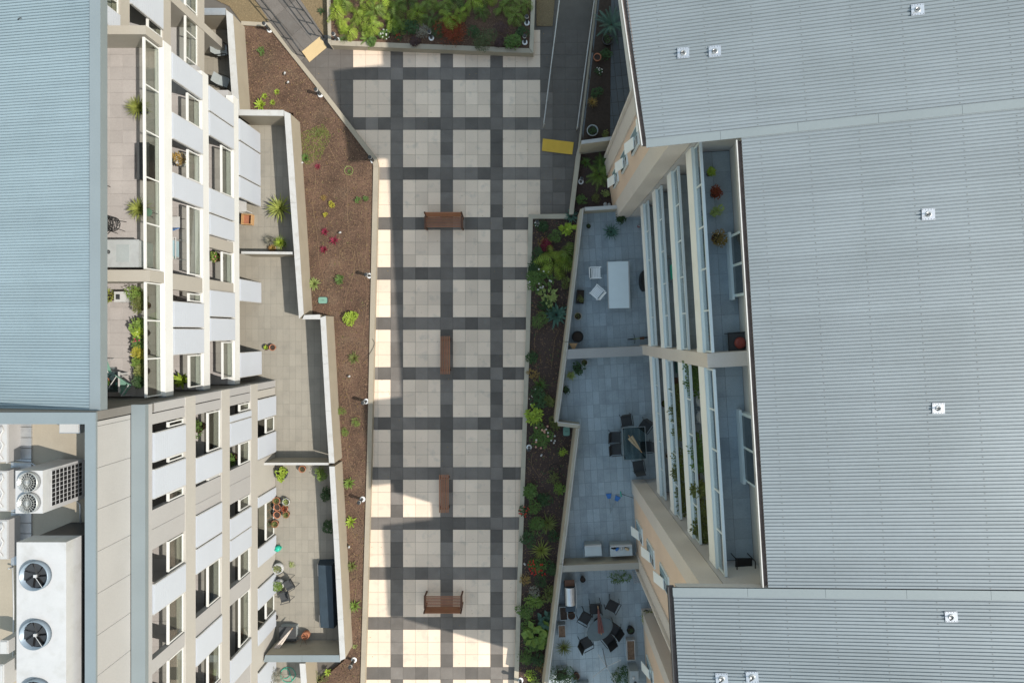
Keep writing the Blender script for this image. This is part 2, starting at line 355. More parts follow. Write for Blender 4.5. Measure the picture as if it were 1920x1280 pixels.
# ---- low walls
def wall(name, lab, pts, z0, z1, m, cap=None, cz=.05, ov=.02, cat='wall', pieces=None):
    "wall whose top outline is the quad strip pts = [(left edge px),(right edge px)] pairs"
    L_ = [W(*a, z1) for a, _ in pts]; R_ = [W(*c, z1) for _, c in pts]; mid = L_[0]
    t = thing(name, lab, cat, (mid.x, mid.y, z0))
    for k in range(len(pts) - 1):
        q = [L_[k], R_[k], R_[k + 1], L_[k + 1]]
        MB().prism([(p.x, p.y) for p in q], z0, z1 - (cz if cap else 0)).build('wall_body', m, t, world=True)
        if cap:
            n = max(1, round((L_[k + 1] - L_[k]).length / (pieces or 99))); d = (L_[k + 1] - L_[k]).normalized() * .004
            for i in range(n):
                a, c = i / n, (i + 1) / n
                A, B_ = L_[k].lerp(L_[k + 1], a) + d, L_[k].lerp(L_[k + 1], c) - d; A2, B2 = R_[k].lerp(R_[k + 1], a) + d, R_[k].lerp(R_[k + 1], c) - d
                o1 = (A - A2).normalized() * ov; o2 = (B_ - B2).normalized() * ov
                MB().prism([((A + o1).x, (A + o1).y), ((A2 - o1).x, (A2 - o1).y), ((B2 - o2).x, (B2 - o2).y), ((B_ + o2).x, (B_ + o2).y)], z1 - cz, z1).build('coping', cap, t, world=True)
    return t
wall('planter_wall', 'low cream edging wall between the plaza and the sunny mulch bed', [((452, 40), (452, 47)), ((506, 43), (503, 50)), ((603, 163), (597, 168)), ((706, 296), (698, 300)), ((709, 312), (700, 312)), ((696, 866), (688, 866)), ((683, 1310), (675, 1310))], -.05, .32, 'cream_wall', 'cream_wall', .06, .004)
wall('planter_wall', 'low grey-tan edging wall along the shaded right bed', [((1068, 401), (1066, 410)), ((991, 402), (999, 410)), ((986, 620), (994, 620)), ((977, 875), (985, 875)), ((963, 1310), (971, 1310))], -.05, .36, 'tan_wall', 'tan_wall', .06, .004)
wall('planter_wall', 'cream front wall of the big planter at the top', [((615, 80), (620, 86)), ((621, 76), (621, 85)), ((992, 91), (1000, 100))], -.05, .46, 'cream_wall', 'cream_wall', .06, .004, pieces=1.2)
wall('planter_wall', 'short left end wall of the big planter', [((612, -25), (619, -25)), ((615, 79.5), (620.6, 75))], -.05, .455, 'cream_wall')
wall('planter_wall', 'right end wall of the big planter beside the side ramp', [((997, -25), (1004, -25)), ((992.5, 90.5), (1000, 99.5))], -.05, .455, 'tan_wall')
wall('planter_wall', 'tan wall between the side ramp and the garden flats', [((1120, -25), (1127, -25)), ((1085, 272), (1092, 272)), ((1081, 288), (1089, 288)), ((1067, 402), (1075, 402))], -.05, .62, 'tan_wall', 'tan_wall', .06, .004)
# left terraces: cream walls with white metal caps
LT = dict(z0=-.05, z1=1.52, m='cream_wall', cap='white_cap', cz=.035, ov=.012)
wall('terrace_wall', 'white-capped cream terrace wall nearest the gravel', [((424, 19), (436, 27)), ((436.5, 205), (448.5, 205))], pieces=3.2, **LT)
wall('terrace_wall', 'short grey-capped wall closing the topmost terrace', [((346, 16), (346, 28)), ((423, 16), (423, 28))], -.05, 1.515, 'cream_wall', 'galvanised', .035, .012)
wall('terrace_wall', 'white-capped wall closing the terrace with the spiky yellow cycad', [((446, 206), (446, 216)), ((532, 207), (532, 217))], pieces=3.2, **LT)
wall('terrace_wall', 'white-capped cream wall beside the spiky yellow cycad', [((533, 208), (544, 213)), ((545, 380), (555.5, 380)), ((561, 597), (569, 589))], pieces=3.2, **LT)
wall('terrace_wall', 'white-capped jog in the terrace wall beside the oval pit lid', [((570, 591), (567, 598)), ((600, 590), (601, 598))], pieces=3.2, **LT)
wall('terrace_wall', 'white-capped cream wall of the empty terrace', [((601, 595), (610, 592)), ((611, 770), (620, 770)), ((617.5, 868), (626.5, 868))], pieces=2.6, **LT)
wall('terrace_wall', 'white-capped cream wall of the terrace full of terracotta pots', [((617.8, 874), (626.8, 874)), ((626, 1010), (635, 1010)), ((638, 1238), (647, 1234))], pieces=1.7, **LT)
wall('terrace_wall', 'grey-capped cross wall at the foot of the potted terrace', [((497, 1228), (494, 1240)), ((636, 1228), (638, 1240))], -.05, 1.515, 'tan_wall', 'metal_capping', .035, .012, pieces=1.9)
wall('terrace_wall', 'white-capped cream wall at the bottom edge of the photo', [((562, 1243), (572, 1243)), ((567, 1310), (577, 1310))], **LT)
wall('terrace_wall', 'thin partition between cycad terrace and empty terrace', [((452, 471.5), (452, 475.5)), ((549, 472.5), (549, 476.5))], -.05, 1.35, 'cream_wall', 'white_cap', .03, .01)
wall('terrace_wall', 'thin partition between empty terrace and potted terrace', [((481, 867.5), (481, 871)), ((616, 867.5), (616, 871))], -.05, 1.35, 'cream_wall', 'white_cap', .03, .01)
# right terraces: tan walls with a white fence rail on top
RT = dict(z0=0, z1=2.15, m='tan_wall', cap='tan_wall', cz=.06, ov=.004)
def rail_wall(lab, pts):
    t = wall('terrace_wall', lab, pts, **RT); b = MB()
    b.tube([W(*c, 2.24) + Vector((-.03, 0, 0)) for _, c in pts], .022, 6)
    b.build('rail', 'white_cap', t, world=True)
    for k in range(len(pts) - 1):
        A, B_ = W(*pts[k][1], 2.2), W(*pts[k + 1][1], 2.2); n = max(1, int((B_ - A).length / 2.2))
        for i in range(n + 1): p = A.lerp(B_, (i + .02) / (n + .04)); MB().box(p.x - .055, p.x - .005, p.y - .03, p.y + .03, 2.1, 2.235).build('rail_post', 'white_cap', t, world=True)
rail_wall('tan terrace wall with white rail beside the white table', [((1088, 392), (1095, 390)), ((1078, 480), (1085, 480)), ((1059, 640), (1066, 640))])
rail_wall('tan terrace wall with white rail above the green pit lid', [((1059, 641), (1066, 641)), ((1045, 750), (1053, 750)), ((1040, 792), (1047, 790))])
rail_wall('short tan jog wall beside the green pit lid', [((1046, 798), (1047, 791)), ((1088, 803), (1088, 796))])
rail_wall('long tan terrace wall with white rail beside the blue mops', [((1080, 803), (1087, 803)), ((1055, 1010), (1062, 1010)), ((1049, 1056), (1056, 1056))])
rail_wall('tan terrace wall with white rail beside the barbecue', [((1049, 1057), (1056, 1057)), ((1017, 1310), (1025, 1310))])
wall('terrace_wall', 'white-topped brown wall above the small square bed', [((1090, 264), (1090, 270)), ((1150, 256), (1150, 262))], 0, 2.1, 'tan_wall', 'white_cap', .05, .01)
wall('terrace_wall', 'white-topped brown wall below the small square bed', [((1096, 389), (1096, 395)), ((1157, 385), (1157, 391))], 0, 2.1, 'tan_wall', 'white_cap', .05, .01)
wall('terrace_wall', 'thick pale partition between white table and glass table terraces', [((1062, 655), (1062, 673)), ((1222, 648), (1222, 666))], 0, 2.2, 'pale_render', None)
wall('terrace_wall', 'tan partition between blue mop terrace and barbecue terrace', [((1053, 1060), (1053, 1072)), ((1200, 1054), (1200, 1066))], 0, 2.2, 'tan_wall', 'beige_render', .04, .003)
# ---- terrace floors
def clip_tile(pg, cx, cy, du, dv, rz):
    "the part of outline pg that falls inside one tile"
    c, q = math.cos(rz), math.sin(rz); P = [((x - cx) * c + (y - cy) * q, -(x - cx) * q + (y - cy) * c) for x, y in pg]
    for ax, sg, lim in ((0, 1, du / 2), (0, -1, du / 2), (1, 1, dv / 2), (1, -1, dv / 2)):
        out = []
        for i in range(len(P)):
            a, b = P[i - 1], P[i]; da, db = lim - sg * a[ax], lim - sg * b[ax]
            if (da >= 0) != (db >= 0): t = da / (da - db); out.append((a[0] + (b[0] - a[0]) * t, a[1] + (b[1] - a[1]) * t))
            if db >= 0: out.append(b)
        P = out
        if len(P) < 3: return None
    ar = sum(P[i - 1][0] * P[i][1] - P[i][0] * P[i - 1][1] for i in range(len(P))) / 2
    return P if abs(ar) > .012 else None
def terrace(lab, pts, z, m, rz=0., du=.3, dv=.6, cap=300, base=None):
    g = poly(pts, z); o = tag(MB().prism(g, -.1, z - .006).build('terrace_floor', base or {'slate_tile': 'slate_base', 'terrace_tile': 'terrace_base', 'dark_slate': 'soil'}[m]), lab, None, None, 'structure')
    me = tile_mesh('floor_tile', du - (.014 if m != 'terrace_tile' else .010), dv - (.014 if m != 'terrace_tile' else .010), m, .02, .003)
    sp = grid_spots(g, g[0], du, dv, rz, True); lay(o, 'floor_tile', me, sp, z, rz, cap); have = {(round(x, 3), round(y, 3)) for x, y in sp}; gp = .014 if m != 'terrace_tile' else .010
    for x, y in grid_spots(g, g[0], du, dv, rz, False):
        if (round(x, 3), round(y, 3)) in have: continue
        P = clip_tile(g, x, y, du - gp, dv - gp, rz)
        if P: t = MB().prism(P, -.02, 0).build('cut_tile', m, o); t.location = (x, y, z); t.rotation_euler = (0, 0, rz)
terrace('topmost left terrace floor', [(318, 40), (428, 24), (440, 206), (380, 206)], 0, 'terrace_tile')
terrace('cycad terrace floor', [(402, 215), (541, 212), (556, 473), (402, 473)], 0, 'terrace_tile')
terrace('empty left terrace floor', [(402, 476), (555, 476), (566, 592), (603, 596), (621, 868), (500, 868), (500, 716), (402, 716)], 0, 'terrace_tile')
terrace('potted left terrace floor', [(484, 871), (620, 871), (640, 1230), (484, 1230)], 0, 'terrace_tile')
terrace('bottom left terrace floor', [(484, 1240), (568, 1240), (572, 1310), (484, 1310)], 0, 'terrace_tile')
TH = R(3.4)
terrace('blue-grey terrace floor around the white table', [(1088, 394), (1250, 394), (1262, 656), (1058, 656)], 1.25, 'slate_tile', TH)
terrace('blue-grey terrace floor around the glass table', [(1058, 664), (1268, 664), (1262, 912), (1198, 1062), (1048, 1062), (1085, 803), (1046, 796), (1046, 750)], 1.25, 'slate_tile', TH)
terrace('blue-grey terrace floor around the round dark table', [(1052, 1066), (1290, 1066), (1290, 1310), (1018, 1310)], 1.25, 'slate_tile', TH)
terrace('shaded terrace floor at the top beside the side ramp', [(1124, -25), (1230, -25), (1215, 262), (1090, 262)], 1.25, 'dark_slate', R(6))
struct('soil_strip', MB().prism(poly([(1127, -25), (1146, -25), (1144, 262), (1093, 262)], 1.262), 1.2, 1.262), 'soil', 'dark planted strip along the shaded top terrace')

# ---- litter: a few fallen leaves on the paving and weeds in the sunny bed
def litter(name, pg, z, n, m, s0, s1, parent, near=None):
    b = MB(); xs = [p[0] for p in pg]; ys = [p[1] for p in pg]; k = 0
    while k < n:
        x, y = rnd.uniform(min(xs), max(xs)), rnd.uniform(min(ys), max(ys)); k += 1
        if not inside((x, y), pg): continue
        s = rnd.uniform(s0, s1); a = rnd.uniform(0, 6.3); c, q = math.cos(a) * s, math.sin(a) * s
        b.face((x + c, y + q, z + .004), (x - q * .4, y + c * .4, z + .012), (x - c, y - q, z + .005), (x + q * .4, y - c * .4, z + .003))
    return tag(b.build(name, m, parent), None, None, None, 'stuff')
litter('fallen_leaves', PLZ, .0, 420, 'leaf_dry', .012, .035, plaza); litter('fallen_leaves', poly(LB, .25), .262, 900, 'leaf_dry', .015, .04, lbed); litter('weeds', poly(LB, .25), .27, 260, 'leaf_olive', .02, .05, lbed); litter('fallen_leaves', poly(RB, .31), .315, 900, 'leaf_dry', .015, .04, rbed); litter('weeds', poly(RB, .31), .32, 500, 'leaf_dark', .03, .07, rbed)

def straws(pg, z, n, parent):
    b = MB(); xs = [p[0] for p in pg]; ys = [p[1] for p in pg]
    for _ in range(n):
        x, y = rnd.uniform(min(xs), max(xs)), rnd.uniform(min(ys), max(ys))
        if not inside((x, y), pg): continue
        a = rnd.uniform(0, 6.3); l = rnd.uniform(.04, .16); c, q = math.cos(a), math.sin(a); w = .004
        b.face((x - q * w, y + c * w, z), (x + q * w, y - c * w, z), (x + c * l + q * w, y + q * l - c * w, z + rnd.uniform(0, .04)), (x + c * l - q * w, y + q * l + c * w, z + rnd.uniform(0, .04)))
    tag(b.build('straw', 'straw', parent), None, None, None, 'stuff')
straws(poly(LB, .25), .262, 4200, lbed)
# ================================================================= LEFT BUILDINGS
def ribbed(pts_o, au, av, nu, pitch, m, name, parent, depth=.02, groove=.3):
    "ribbed metal sheet: ribs run along au, repeat along av; pts_o origin"
    b = MB(); o, au, av = Vector(pts_o), Vector(au), Vector(av); L = av.length; n = max(1, int(round(L / pitch))); v = av / n; up = au.cross(av).normalized()
    for k in range(n):
        p = o + v * k; q = [p, p + v * (1 - groove), p + v * (1 - groove * .72) - up * depth, p + v * (1 - groove * .28) - up * depth, p + v]
        i = len(b.v)
        for t in q: b.v += [tuple(t), tuple(t + au)]
        for j in range(4): b.f.append((i + 2 * j, i + 2 * j + 1, i + 2 * j + 3, i + 2 * j + 2))
    return b.build(name, m, parent, world=True)
def louvre_mesh(xf, y0, y1, z0, z1, d0=.0, pitch=.125, sgn=1):
    b = MB(xf); n = int((z1 - z0) / pitch); h = (z1 - z0) / n
    for k in range(n):
        a = z0 + k * h; b.hexa([(d0 - .02, y0, a + .042), (d0 + .05, y0, a + .042), (d0 + .05, y1, a + .042), (d0 - .02, y1, a + .042),
                                (d0 - .02, y0, a + h), (d0 + .03, y0, a + h), (d0 + .03, y1, a + h), (d0 - .02, y1, a + h)])
    b.box(d0 - .05, d0 - .021, y0, y1, z0, z1)
    return b
def screen(T, xf, y0, y1, z0, z1):
    y0, y1 = sorted((y0, y1)); e = .012
    s = louvre_mesh(xf, y0 + .04, y1 - .04, z0 + .02, z1 - .02, .03).build('louvre_screen', 'louvre', T, world=True)
    for a, c in ((y0 + e, y0 + .04), (y1 - .04, y1 - e)): MB(xf).box(-.03, .062, a, c, z0 + .01, z1 - .01).build('screen_frame', 'white_cap', s, world=True)
def solid(T, xf, y0, y1, z0, z1, m, joints=(), d=0.):
    y0, y1 = sorted((y0, y1)); ys = sorted([y0, y1] + [j for j in joints if y0 < j < y1])
    for a, c in zip(ys, ys[1:]): MB(xf).box(-.22, d, a + .006, c - .006, z0, z1).build('wall_panel', m, T, world=True)
def balustrade(T, xf, y0, y1, zd, m_rail='white_paint', d=-.06, h=1.0, step=1.25, glass='balustrade_glass', sgn=1):
    y0, y1 = sorted((y0, y1)); y0 += .02; y1 -= .02
    r = MB(xf).box(d - .04 * 1, d + .04, y0, y1, zd + h - .06, zd + h).build('balustrade_rail', m_rail, T, world=True)
    MB(xf).box(d - .025, d + .025, y0, y1, zd + .01, zd + .06).build('base_rail', m_rail, r, world=True)
    n = max(1, round((y1 - y0) / step))
    for k in range(n):
        a, c = y0 + (y1 - y0) * k / n, y0 + (y1 - y0) * (k + 1) / n
        MB(xf).box(d - .006, d + .006, a + .03, c - .03, zd + .07, zd + h - .065).build('glass_pane', glass, r, world=True)
        if k: MB(xf).box(d - .022, d + .022, a - .022, a + .022, zd + .06, zd + h - .06).build('baluster', m_rail, r, world=True)
    MB(xf).box(d - .024, d + .024, y0, y0 + .045, zd + .06, zd + h - .06).build('baluster', m_rail, r, world=True)
    MB(xf).box(d - .024, d + .024, y1 - .045, y1, zd + .06, zd + h - .06).build('baluster', m_rail, r, world=True)
Zs = [0.02, 2.80, 5.55, 8.30]          # deck levels
# ---------- upper block with white slab bands
UB = thing('apartment_building', 'apartment block with white slab bands, louvred screens and open top terrace at upper left', 'building', (-13.1, 4, 0))
ux = lambda d, y, z: (-13.09 - .0062 * (y + 2) + d, y, z)
yu = lambda py, D: (622 - py) * D / F
for k, z in enumerate(Zs[1:]):
    MB(ux).box(-3.6, -.221, -2.3, 10.6, z - .30, z - .012).build('slab', 'pale_render', UB, world=True)
    MB(ux).box(-.30, .02, -2.28, 10.35, z - .46, z + .06).build('slab_band', 'white_paint', UB, world=True)
    MB(ux).box(-.24, .03, -2.325, -2.281, z - .44, z + .05).build('band_end', 'metal_capping', UB, world=True)
MB(ux).box(-4.2, -3.6, -2.3, 10.6, 0, 11.4).build('back_wall', 'pale_render', UB, world=True)
# floors: decks of square tiles
dt = tile_mesh('deck_tile', .446, .446, 'deck_tile', .02, .003)
def deck(T, x0, x1, y0, y1, z, cap=300, step=.45):
    o = MB().box(x0, x1, y0, y1, z - .02, z - .011).build('deck', 'grout', T, world=True)
    sp = [(x0 + (i + .5) * step, y0 + (j + .5) * step) for i in range(int((x1 - x0) / step)) for j in range(int((y1 - y0) / step))]
    off = T.location
    for x, y in sp:
        t = bpy.data.objects.new('deck_tile', dt); COL.objects.link(t); t.parent = o; t.location = (x - off.x, y - off.y, z - off.z + rnd.uniform(-.001, .001))
deck(UB, -15.98, -13.26, 2.22, 10.32, Zs[3]); deck(UB, -15.98, -13.26, -2.28, 1.78, Zs[3])
for z in Zs[1:3]: deck(UB, -15.08, -13.26, -2.28, 10.32, z)
# party walls
for y0, y1, z0, z1 in ((1.72, 2.12, 5.55, 9.25), (10.1, 10.4, 8.3, 9.4), (1.72, 2.12, 0, 5.55)):
    MB(ux).box(-3.6, -.005, y0, y1, z0, z1).build('party_wall', 'beige_render', UB, world=True)
for y0, y1 in ((2.12, 10.06), (-2.26, 1.72)): balustrade(UB, ux, y0, y1, 8.36, step=1.55 if y0 > 0 else 1.32, h=.98, d=-.12)
fB, fA, f0 = 24.3, 27.1, 29.9
def items(T, xf, D, z0, z1, lst, zd, solid_m):
    for kind, a, c, *j in lst:
        y0, y1 = yu(c, D), yu(a, D)
        if kind == 's': screen(T, xf, y0, y1, z0, z1)
        elif kind == 'w': solid(T, xf, y0, y1, z0, z1, solid_m, [yu(q, D) for q in j])
        elif kind == 'o': balustrade(T, xf, y0, y1, zd, step=1.9)
items(UB, ux, fB, 5.62, 7.84, [('s', 99, 151), ('o', 152, 210), ('s', 211, 262), ('o', 263, 322), ('s', 323, 372), ('o', 373, 510), ('w', 516, 543), ('o', 545, 563), ('s', 564, 614), ('s', 615.5, 666), ('o', 667, 733)], 5.62, 'beige_render')
items(UB, ux, fA, 2.87, 5.08, [('s', 162, 210), ('s', 211, 256), ('o', 257, 352), ('s', 353, 400), ('s', 401, 441), ('w', 442, 464), ('o', 465, 542), ('s', 543, 594), ('s', 595.5, 640), ('o', 641, 715)], 2.87, 'beige_render')
items(UB, ux, f0, 0.04, 2.33, [('s', 224, 265), ('s', 266, 331), ('s', 332, 372), ('s', 523, 565), ('s', 660, 708)], .04, 'beige_render')
# set-back bay at the top edge
UX2 = lambda d, y, z: (-14.66 + d, y, z)
for z in Zs[1:]:
    MB(UX2).box(-3, -.3, 10.62, 15, z - .3, z - .015).build('slab', 'pale_render', UB, world=True)
    MB(UX2).box(-.30, .0, 10.42, 15, z - .46, z + .10).build('slab_band', 'beige_render', UB, world=True)
screen(UB, UX2, 10.5, 11.2, 8.45, 10.6); screen(UB, UX2, 11.9, 13.3, 5.7, 7.84); balustrade(UB, UX2, 10.5, 15, 8.42); balustrade(UB, UX2, 10.5, 15, 5.65); balustrade(UB, UX2, 10.5, 15, 2.9)
MB(UX2).box(-1.6, .03, 13.35, 13.72, 0, 8.2).build('pier', 'beige_render', UB, world=True)
MB(UX2).box(-3.6, -3, 10.62, 15, 0, 12).build('back_wall', 'pale_render', UB, world=True)
# roof, rising towards its right edge
zr, kr = 12.25, .165
xe = -12.86
roof = ribbed((xe - 9.0, -2.33, zr - 9.0 * kr), (9.0 - .33, 0, (9.0 - .33) * kr), (0, 17.5, 0), 0, .089, 'roof_left', 'roof', UB, .035, .36)
MB().hexa([(xe - 9, -2.3, zr - 9 * kr - .3), (xe - .35, -2.3, zr - .36), (xe - .35, 15, zr - .36), (xe - 9, 15, zr - 9 * kr - .3)] + [(xe - 9, -2.3, zr - 9 * kr - .06), (xe - .35, -2.3, zr - .13), (xe - .35, 15, zr - .13), (xe - 9, 15, zr - 9 * kr - .06)]).build('roof_deck', 'grey_render', roof, world=True)
MB().box(xe - .325, xe, -2.42, 15, zr - .05, zr).build('capping', 'metal_capping', roof, world=True)
MB().box(xe - .02, xe + .0, -2.42, 15, zr - .33, zr - .052).build('fascia', 'metal_capping', roof, world=True)
MB().box(xe - .32, xe - .035, -2.38, 15, zr - .30, zr - .06).build('soffit', 'metal_capping', roof, world=True)
# ---------- lower block with panelled wall and plant deck
LW = thing('apartment_building', 'apartment block with pale panelled parapet and rooftop air conditioners at lower left', 'building', (-12.6, -10, 0))
lx = lambda d, y, z: (-12.40 + d, y, z)
YE = -18.5
MB().box(-16.6, -12.62, -2.62, -2.34, 0, 10.2).build('end_wall', 'shaded_render', LW, world=True)
MB().box(-12.83, -12.42, -2.60, -2.335, 10.201, 10.76).build('end_wall', 'shaded_render', LW, world=True)
MB().box(-16.6, -12.831, -2.60, -2.336, 10.201, 12.44).build('end_wall', 'shaded_render', LW, world=True)
MB(lx).box(-.22, 0, -2.63, -2.33, 0, 10.2).build('corner_pier', 'pale_render', LW, world=True)
for k, z in enumerate(Zs[1:]):
    MB(lx).box(-3.6, -.23, YE, -2.63, z - .30, z - .012).build('slab', 'pale_render', LW, world=True)
    MB(lx).box(-.30, .025, YE, -2.32, z - .68, z + .02).build('slab_band', 'pale_cream', LW, world=True)
    deck(LW, -14.43, -12.72, -18.4, -2.66, z + .012)
MB(lx).box(-.42, .03, YE, -2.32, 10.62, 10.80).build('ledge_capping', 'metal_capping', LW, world=True)
MB(lx).box(-.40, .0, YE, -2.335, 10.36, 10.618).build('ledge_beam', 'pale_render', LW, world=True)
MB(lx).box(-4.2, -3.6, YE, -2.7, 0, 10.3).build('back_wall', 'pale_render', LW, world=True)
MB(lx).box(-4.2, -.45, YE, -2.7, 10.3, 10.55).build('plant_deck', 'cream_wall', LW, world=True)
MB(lx).box(-9, -4.2, YE, -2.7, 0, 10.55).build('plant_deck', 'cream_wall', LW, world=True)
# panelled parapet: one panel between joints
jy = [622 - q for q in (782, 799, 877, 955, 1034, 1113, 1191, 1267, 1345, 1420, 1500)]
jw = [j * 19.62 / F for j in jy]
for a, c in zip(jw, jw[1:]): MB().box(-13.05, -12.835, c + .006, min(a, -2.63) - .006 if a > -2.63 else a - .006, 10.81, 12.44).build('parapet_panel', 'pale_render', LW, world=True)
MB().box(-13.14, -12.82, YE, -2.70, 12.441, 12.52).build('parapet_capping', 'metal_capping', LW, world=True)
MB().hexa([(-17, -2.701, 12.441), (-12.82, -2.701, 12.441), (-12.82, -2.36, 12.441), (-17, -2.36, 12.441), (-17, -2.701, 12.521), (-12.82, -2.701, 12.521), (-12.82, -2.36, 12.521), (-17, -2.36, 12.521)]).build('parapet_capping', 'metal_capping', LW, world=True)
items(LW, lx, 21.3, 8.34, 10.36, [('w', 778, 799), ('o', 801, 814), ('s', 814, 872), ('o', 872, 884), ('s', 884, 942), ('o', 943, 962), ('w', 962, 1038, 999), ('o', 1040, 1103), ('s', 1103, 1163), ('o', 1164, 1248), ('w', 1248, 1276), ('o', 1277, 1370), ('w', 1370, 1480)], 8.34, 'pale_render')
items(LW, lx, 24.3, 5.58, 7.62, [('w', 759, 779), ('o', 780, 859), ('s', 859, 909), ('o', 909, 915), ('w', 915, 968, 948), ('s', 968, 1030), ('s', 1031, 1080), ('o', 1081, 1163), ('w', 1163, 1198), ('s', 1198, 1254), ('o', 1255, 1330), ('w', 1330, 1500)], 5.58, 'pale_render')
items(LW, lx, 27.1, 2.83, 4.86, [('w', 744.5, 762), ('o', 763, 779), ('s', 779, 793), ('s', 793, 839), ('o', 840, 883), ('w', 883, 948, 912), ('o', 949, 973), ('s', 973, 1014), ('s', 1014, 1055), ('o', 1056, 1107), ('w', 1107, 1139), ('o', 1140, 1239), ('s', 1239, 1290), ('w', 1290, 1450)], 2.83, 'pale_render')
items(LW, lx, 29.9, .04, 2.11, [('w', 733, 748), ('s', 749, 789), ('o', 790, 820), ('s', 820, 863), ('w', 864, 932), ('s', 932, 953), ('o', 954, 1028), ('s', 1028, 1065), ('w', 1066, 1102), ('s', 1103, 1145), ('o', 1146, 1181), ('s', 1181, 1212), ('w', 1213, 1260), ('s', 1262, 1330)], .04, 'pale_cream')
# ================================================================= RIGHT BUILDING
RO = Vector((4.835, 0, 0)); cT, sT = math.cos(TH), math.sin(TH)
rx = lambda a, b, z: (RO.x + a * cT - b * sT, RO.y + a * sT + b * cT, z)
RB_ = thing('apartment_building', 'apartment block with big ribbed grey metal roof and white-edged balconies on the right', 'building', rx(0, 0, 0))
Zr = [1.25, 4.05, 6.85, 9.65, 12.45]
RZ = lambda a: 15.05 + .18 * (a - .647)
B0, B1, BP0, BP1 = -6.80, 5.30, -1.02, -.60
# core volumes
MB(rx).box(1.25, 13.5, B0 + .01, B1 - .01, 0, 14.75).build('core_wall', 'beige_shade_lift', RB_, world=True)
# wings: corner bands, orange wall fields and side walls
def wing(b0, b1, a0, skew, side):
    "block from b0 to b1 whose street wall stands at a0; skew turns the wall"
    s = lambda b: a0 + skew * (b - b0)
    T = RB_
    MB(rx).hexa([(s(b0) + .06, b0 + .03, 0), (13.4, b0 + .03, 0), (13.4, b1 - .03, 0), (s(b1) + .06, b1 - .03, 0)] + [(s(b0) + .06, b0 + .03, 14.2), (13.4, b0 + .03, 14.2), (13.4, b1 - .03, 14.2), (s(b1) + .06, b1 - .03, 14.2)]).build('orange_wall', 'orange_render', T, world=True)
    for c0, c1 in ((b0, b0 + .62), (b1 - .62, b1)):
        MB(rx).hexa([(s(c0), c0, 0), (s(c0) + .6, c0, 0), (s(c1) + .6, c1, 0), (s(c1), c1, 0)] + [(s(c0), c0, 14.19), (s(c0) + .6, c0, 14.19), (s(c1) + .6, c1, 14.19), (s(c1), c1, 14.19)]).build('corner_band', 'beige_shade_lift', T, world=True)
    for zz in range(5):
        z0 = 1.25 + 2.8 * zz
        f = b1 if side > 0 else b0
        MB(rx).box(a0 + .62, 13.3, min(f, f + .028 * -side) if side > 0 else b0 - .0, max(f, f - .02 * side) if side > 0 else b0 + .029, z0 - (1.25 if zz == 0 else -.006), min(z0 + 2.8, 14.18)).build('side_panel', 'grey_render', T, world=True)
        if zz == 4: continue
        c = b0 + (b1 - b0) * (.56 if side < 0 else .50); y = s(c) + .06; zz0 = z0 + .70
        w = MB(rx).box(y - .05, y + .02, c - .36, c + .36, zz0, zz0 + 1.55).build('window', 'blue_paint_and_sky_tint', T, world=True)
        MB(rx).box(y - .06, y - .052, c - .30, c - .02, zz0 + .06, zz0 + 1.48).build('pane', 'window_glass', w, world=True)
        MB(rx).box(y - .06, y - .052, c + .02, c + .30, zz0 + .06, zz0 + 1.48).build('pane', 'window_blue', w, world=True)
        e0, e1 = (c - .30, c + .10) if side < 0 else (c - .34, c + .06)
        MB(rx).hexa([(y - .30, e0, zz0 + .02), (y - .27, e0, zz0), (y - .27, e1, zz0), (y - .30, e1, zz0 + .02), (y - .10, e0, zz0 + .85), (y - .07, e0, zz0 + .85), (y - .07, e1, zz0 + .85), (y - .10, e1, zz0 + .85)]).build('awning_shutter', 'white_bounce_lift', w, world=True)
    # cream downpipe ledge on the far corner
    f = b1 if side < 0 else b0
wing(5.30, 8.10, -.70, -.10, -1); wing(-10.75, -6.80, -.72, 0., 1); wing(-17.0, -12.75, -.62, 0., 1)
for b, a in ((8.16, -1.02), (-10.81, -.76)): MB(rx).box(a - .06, a + .10, b - .05, b + .05, 1.2, 14.1).build('downpipe', 'beige_shade_lift', RB_, world=True)
MB(rx).box(1.7, 13.4, -12.74, -10.76, 0, 14.4).build('core_wall', 'orange_render', RB_, world=True)
MB(rx).box(1.0, 13.4, 8.11, 16, 0, 14.4).build('core_wall', 'beige_shade_lift', RB_, world=True)
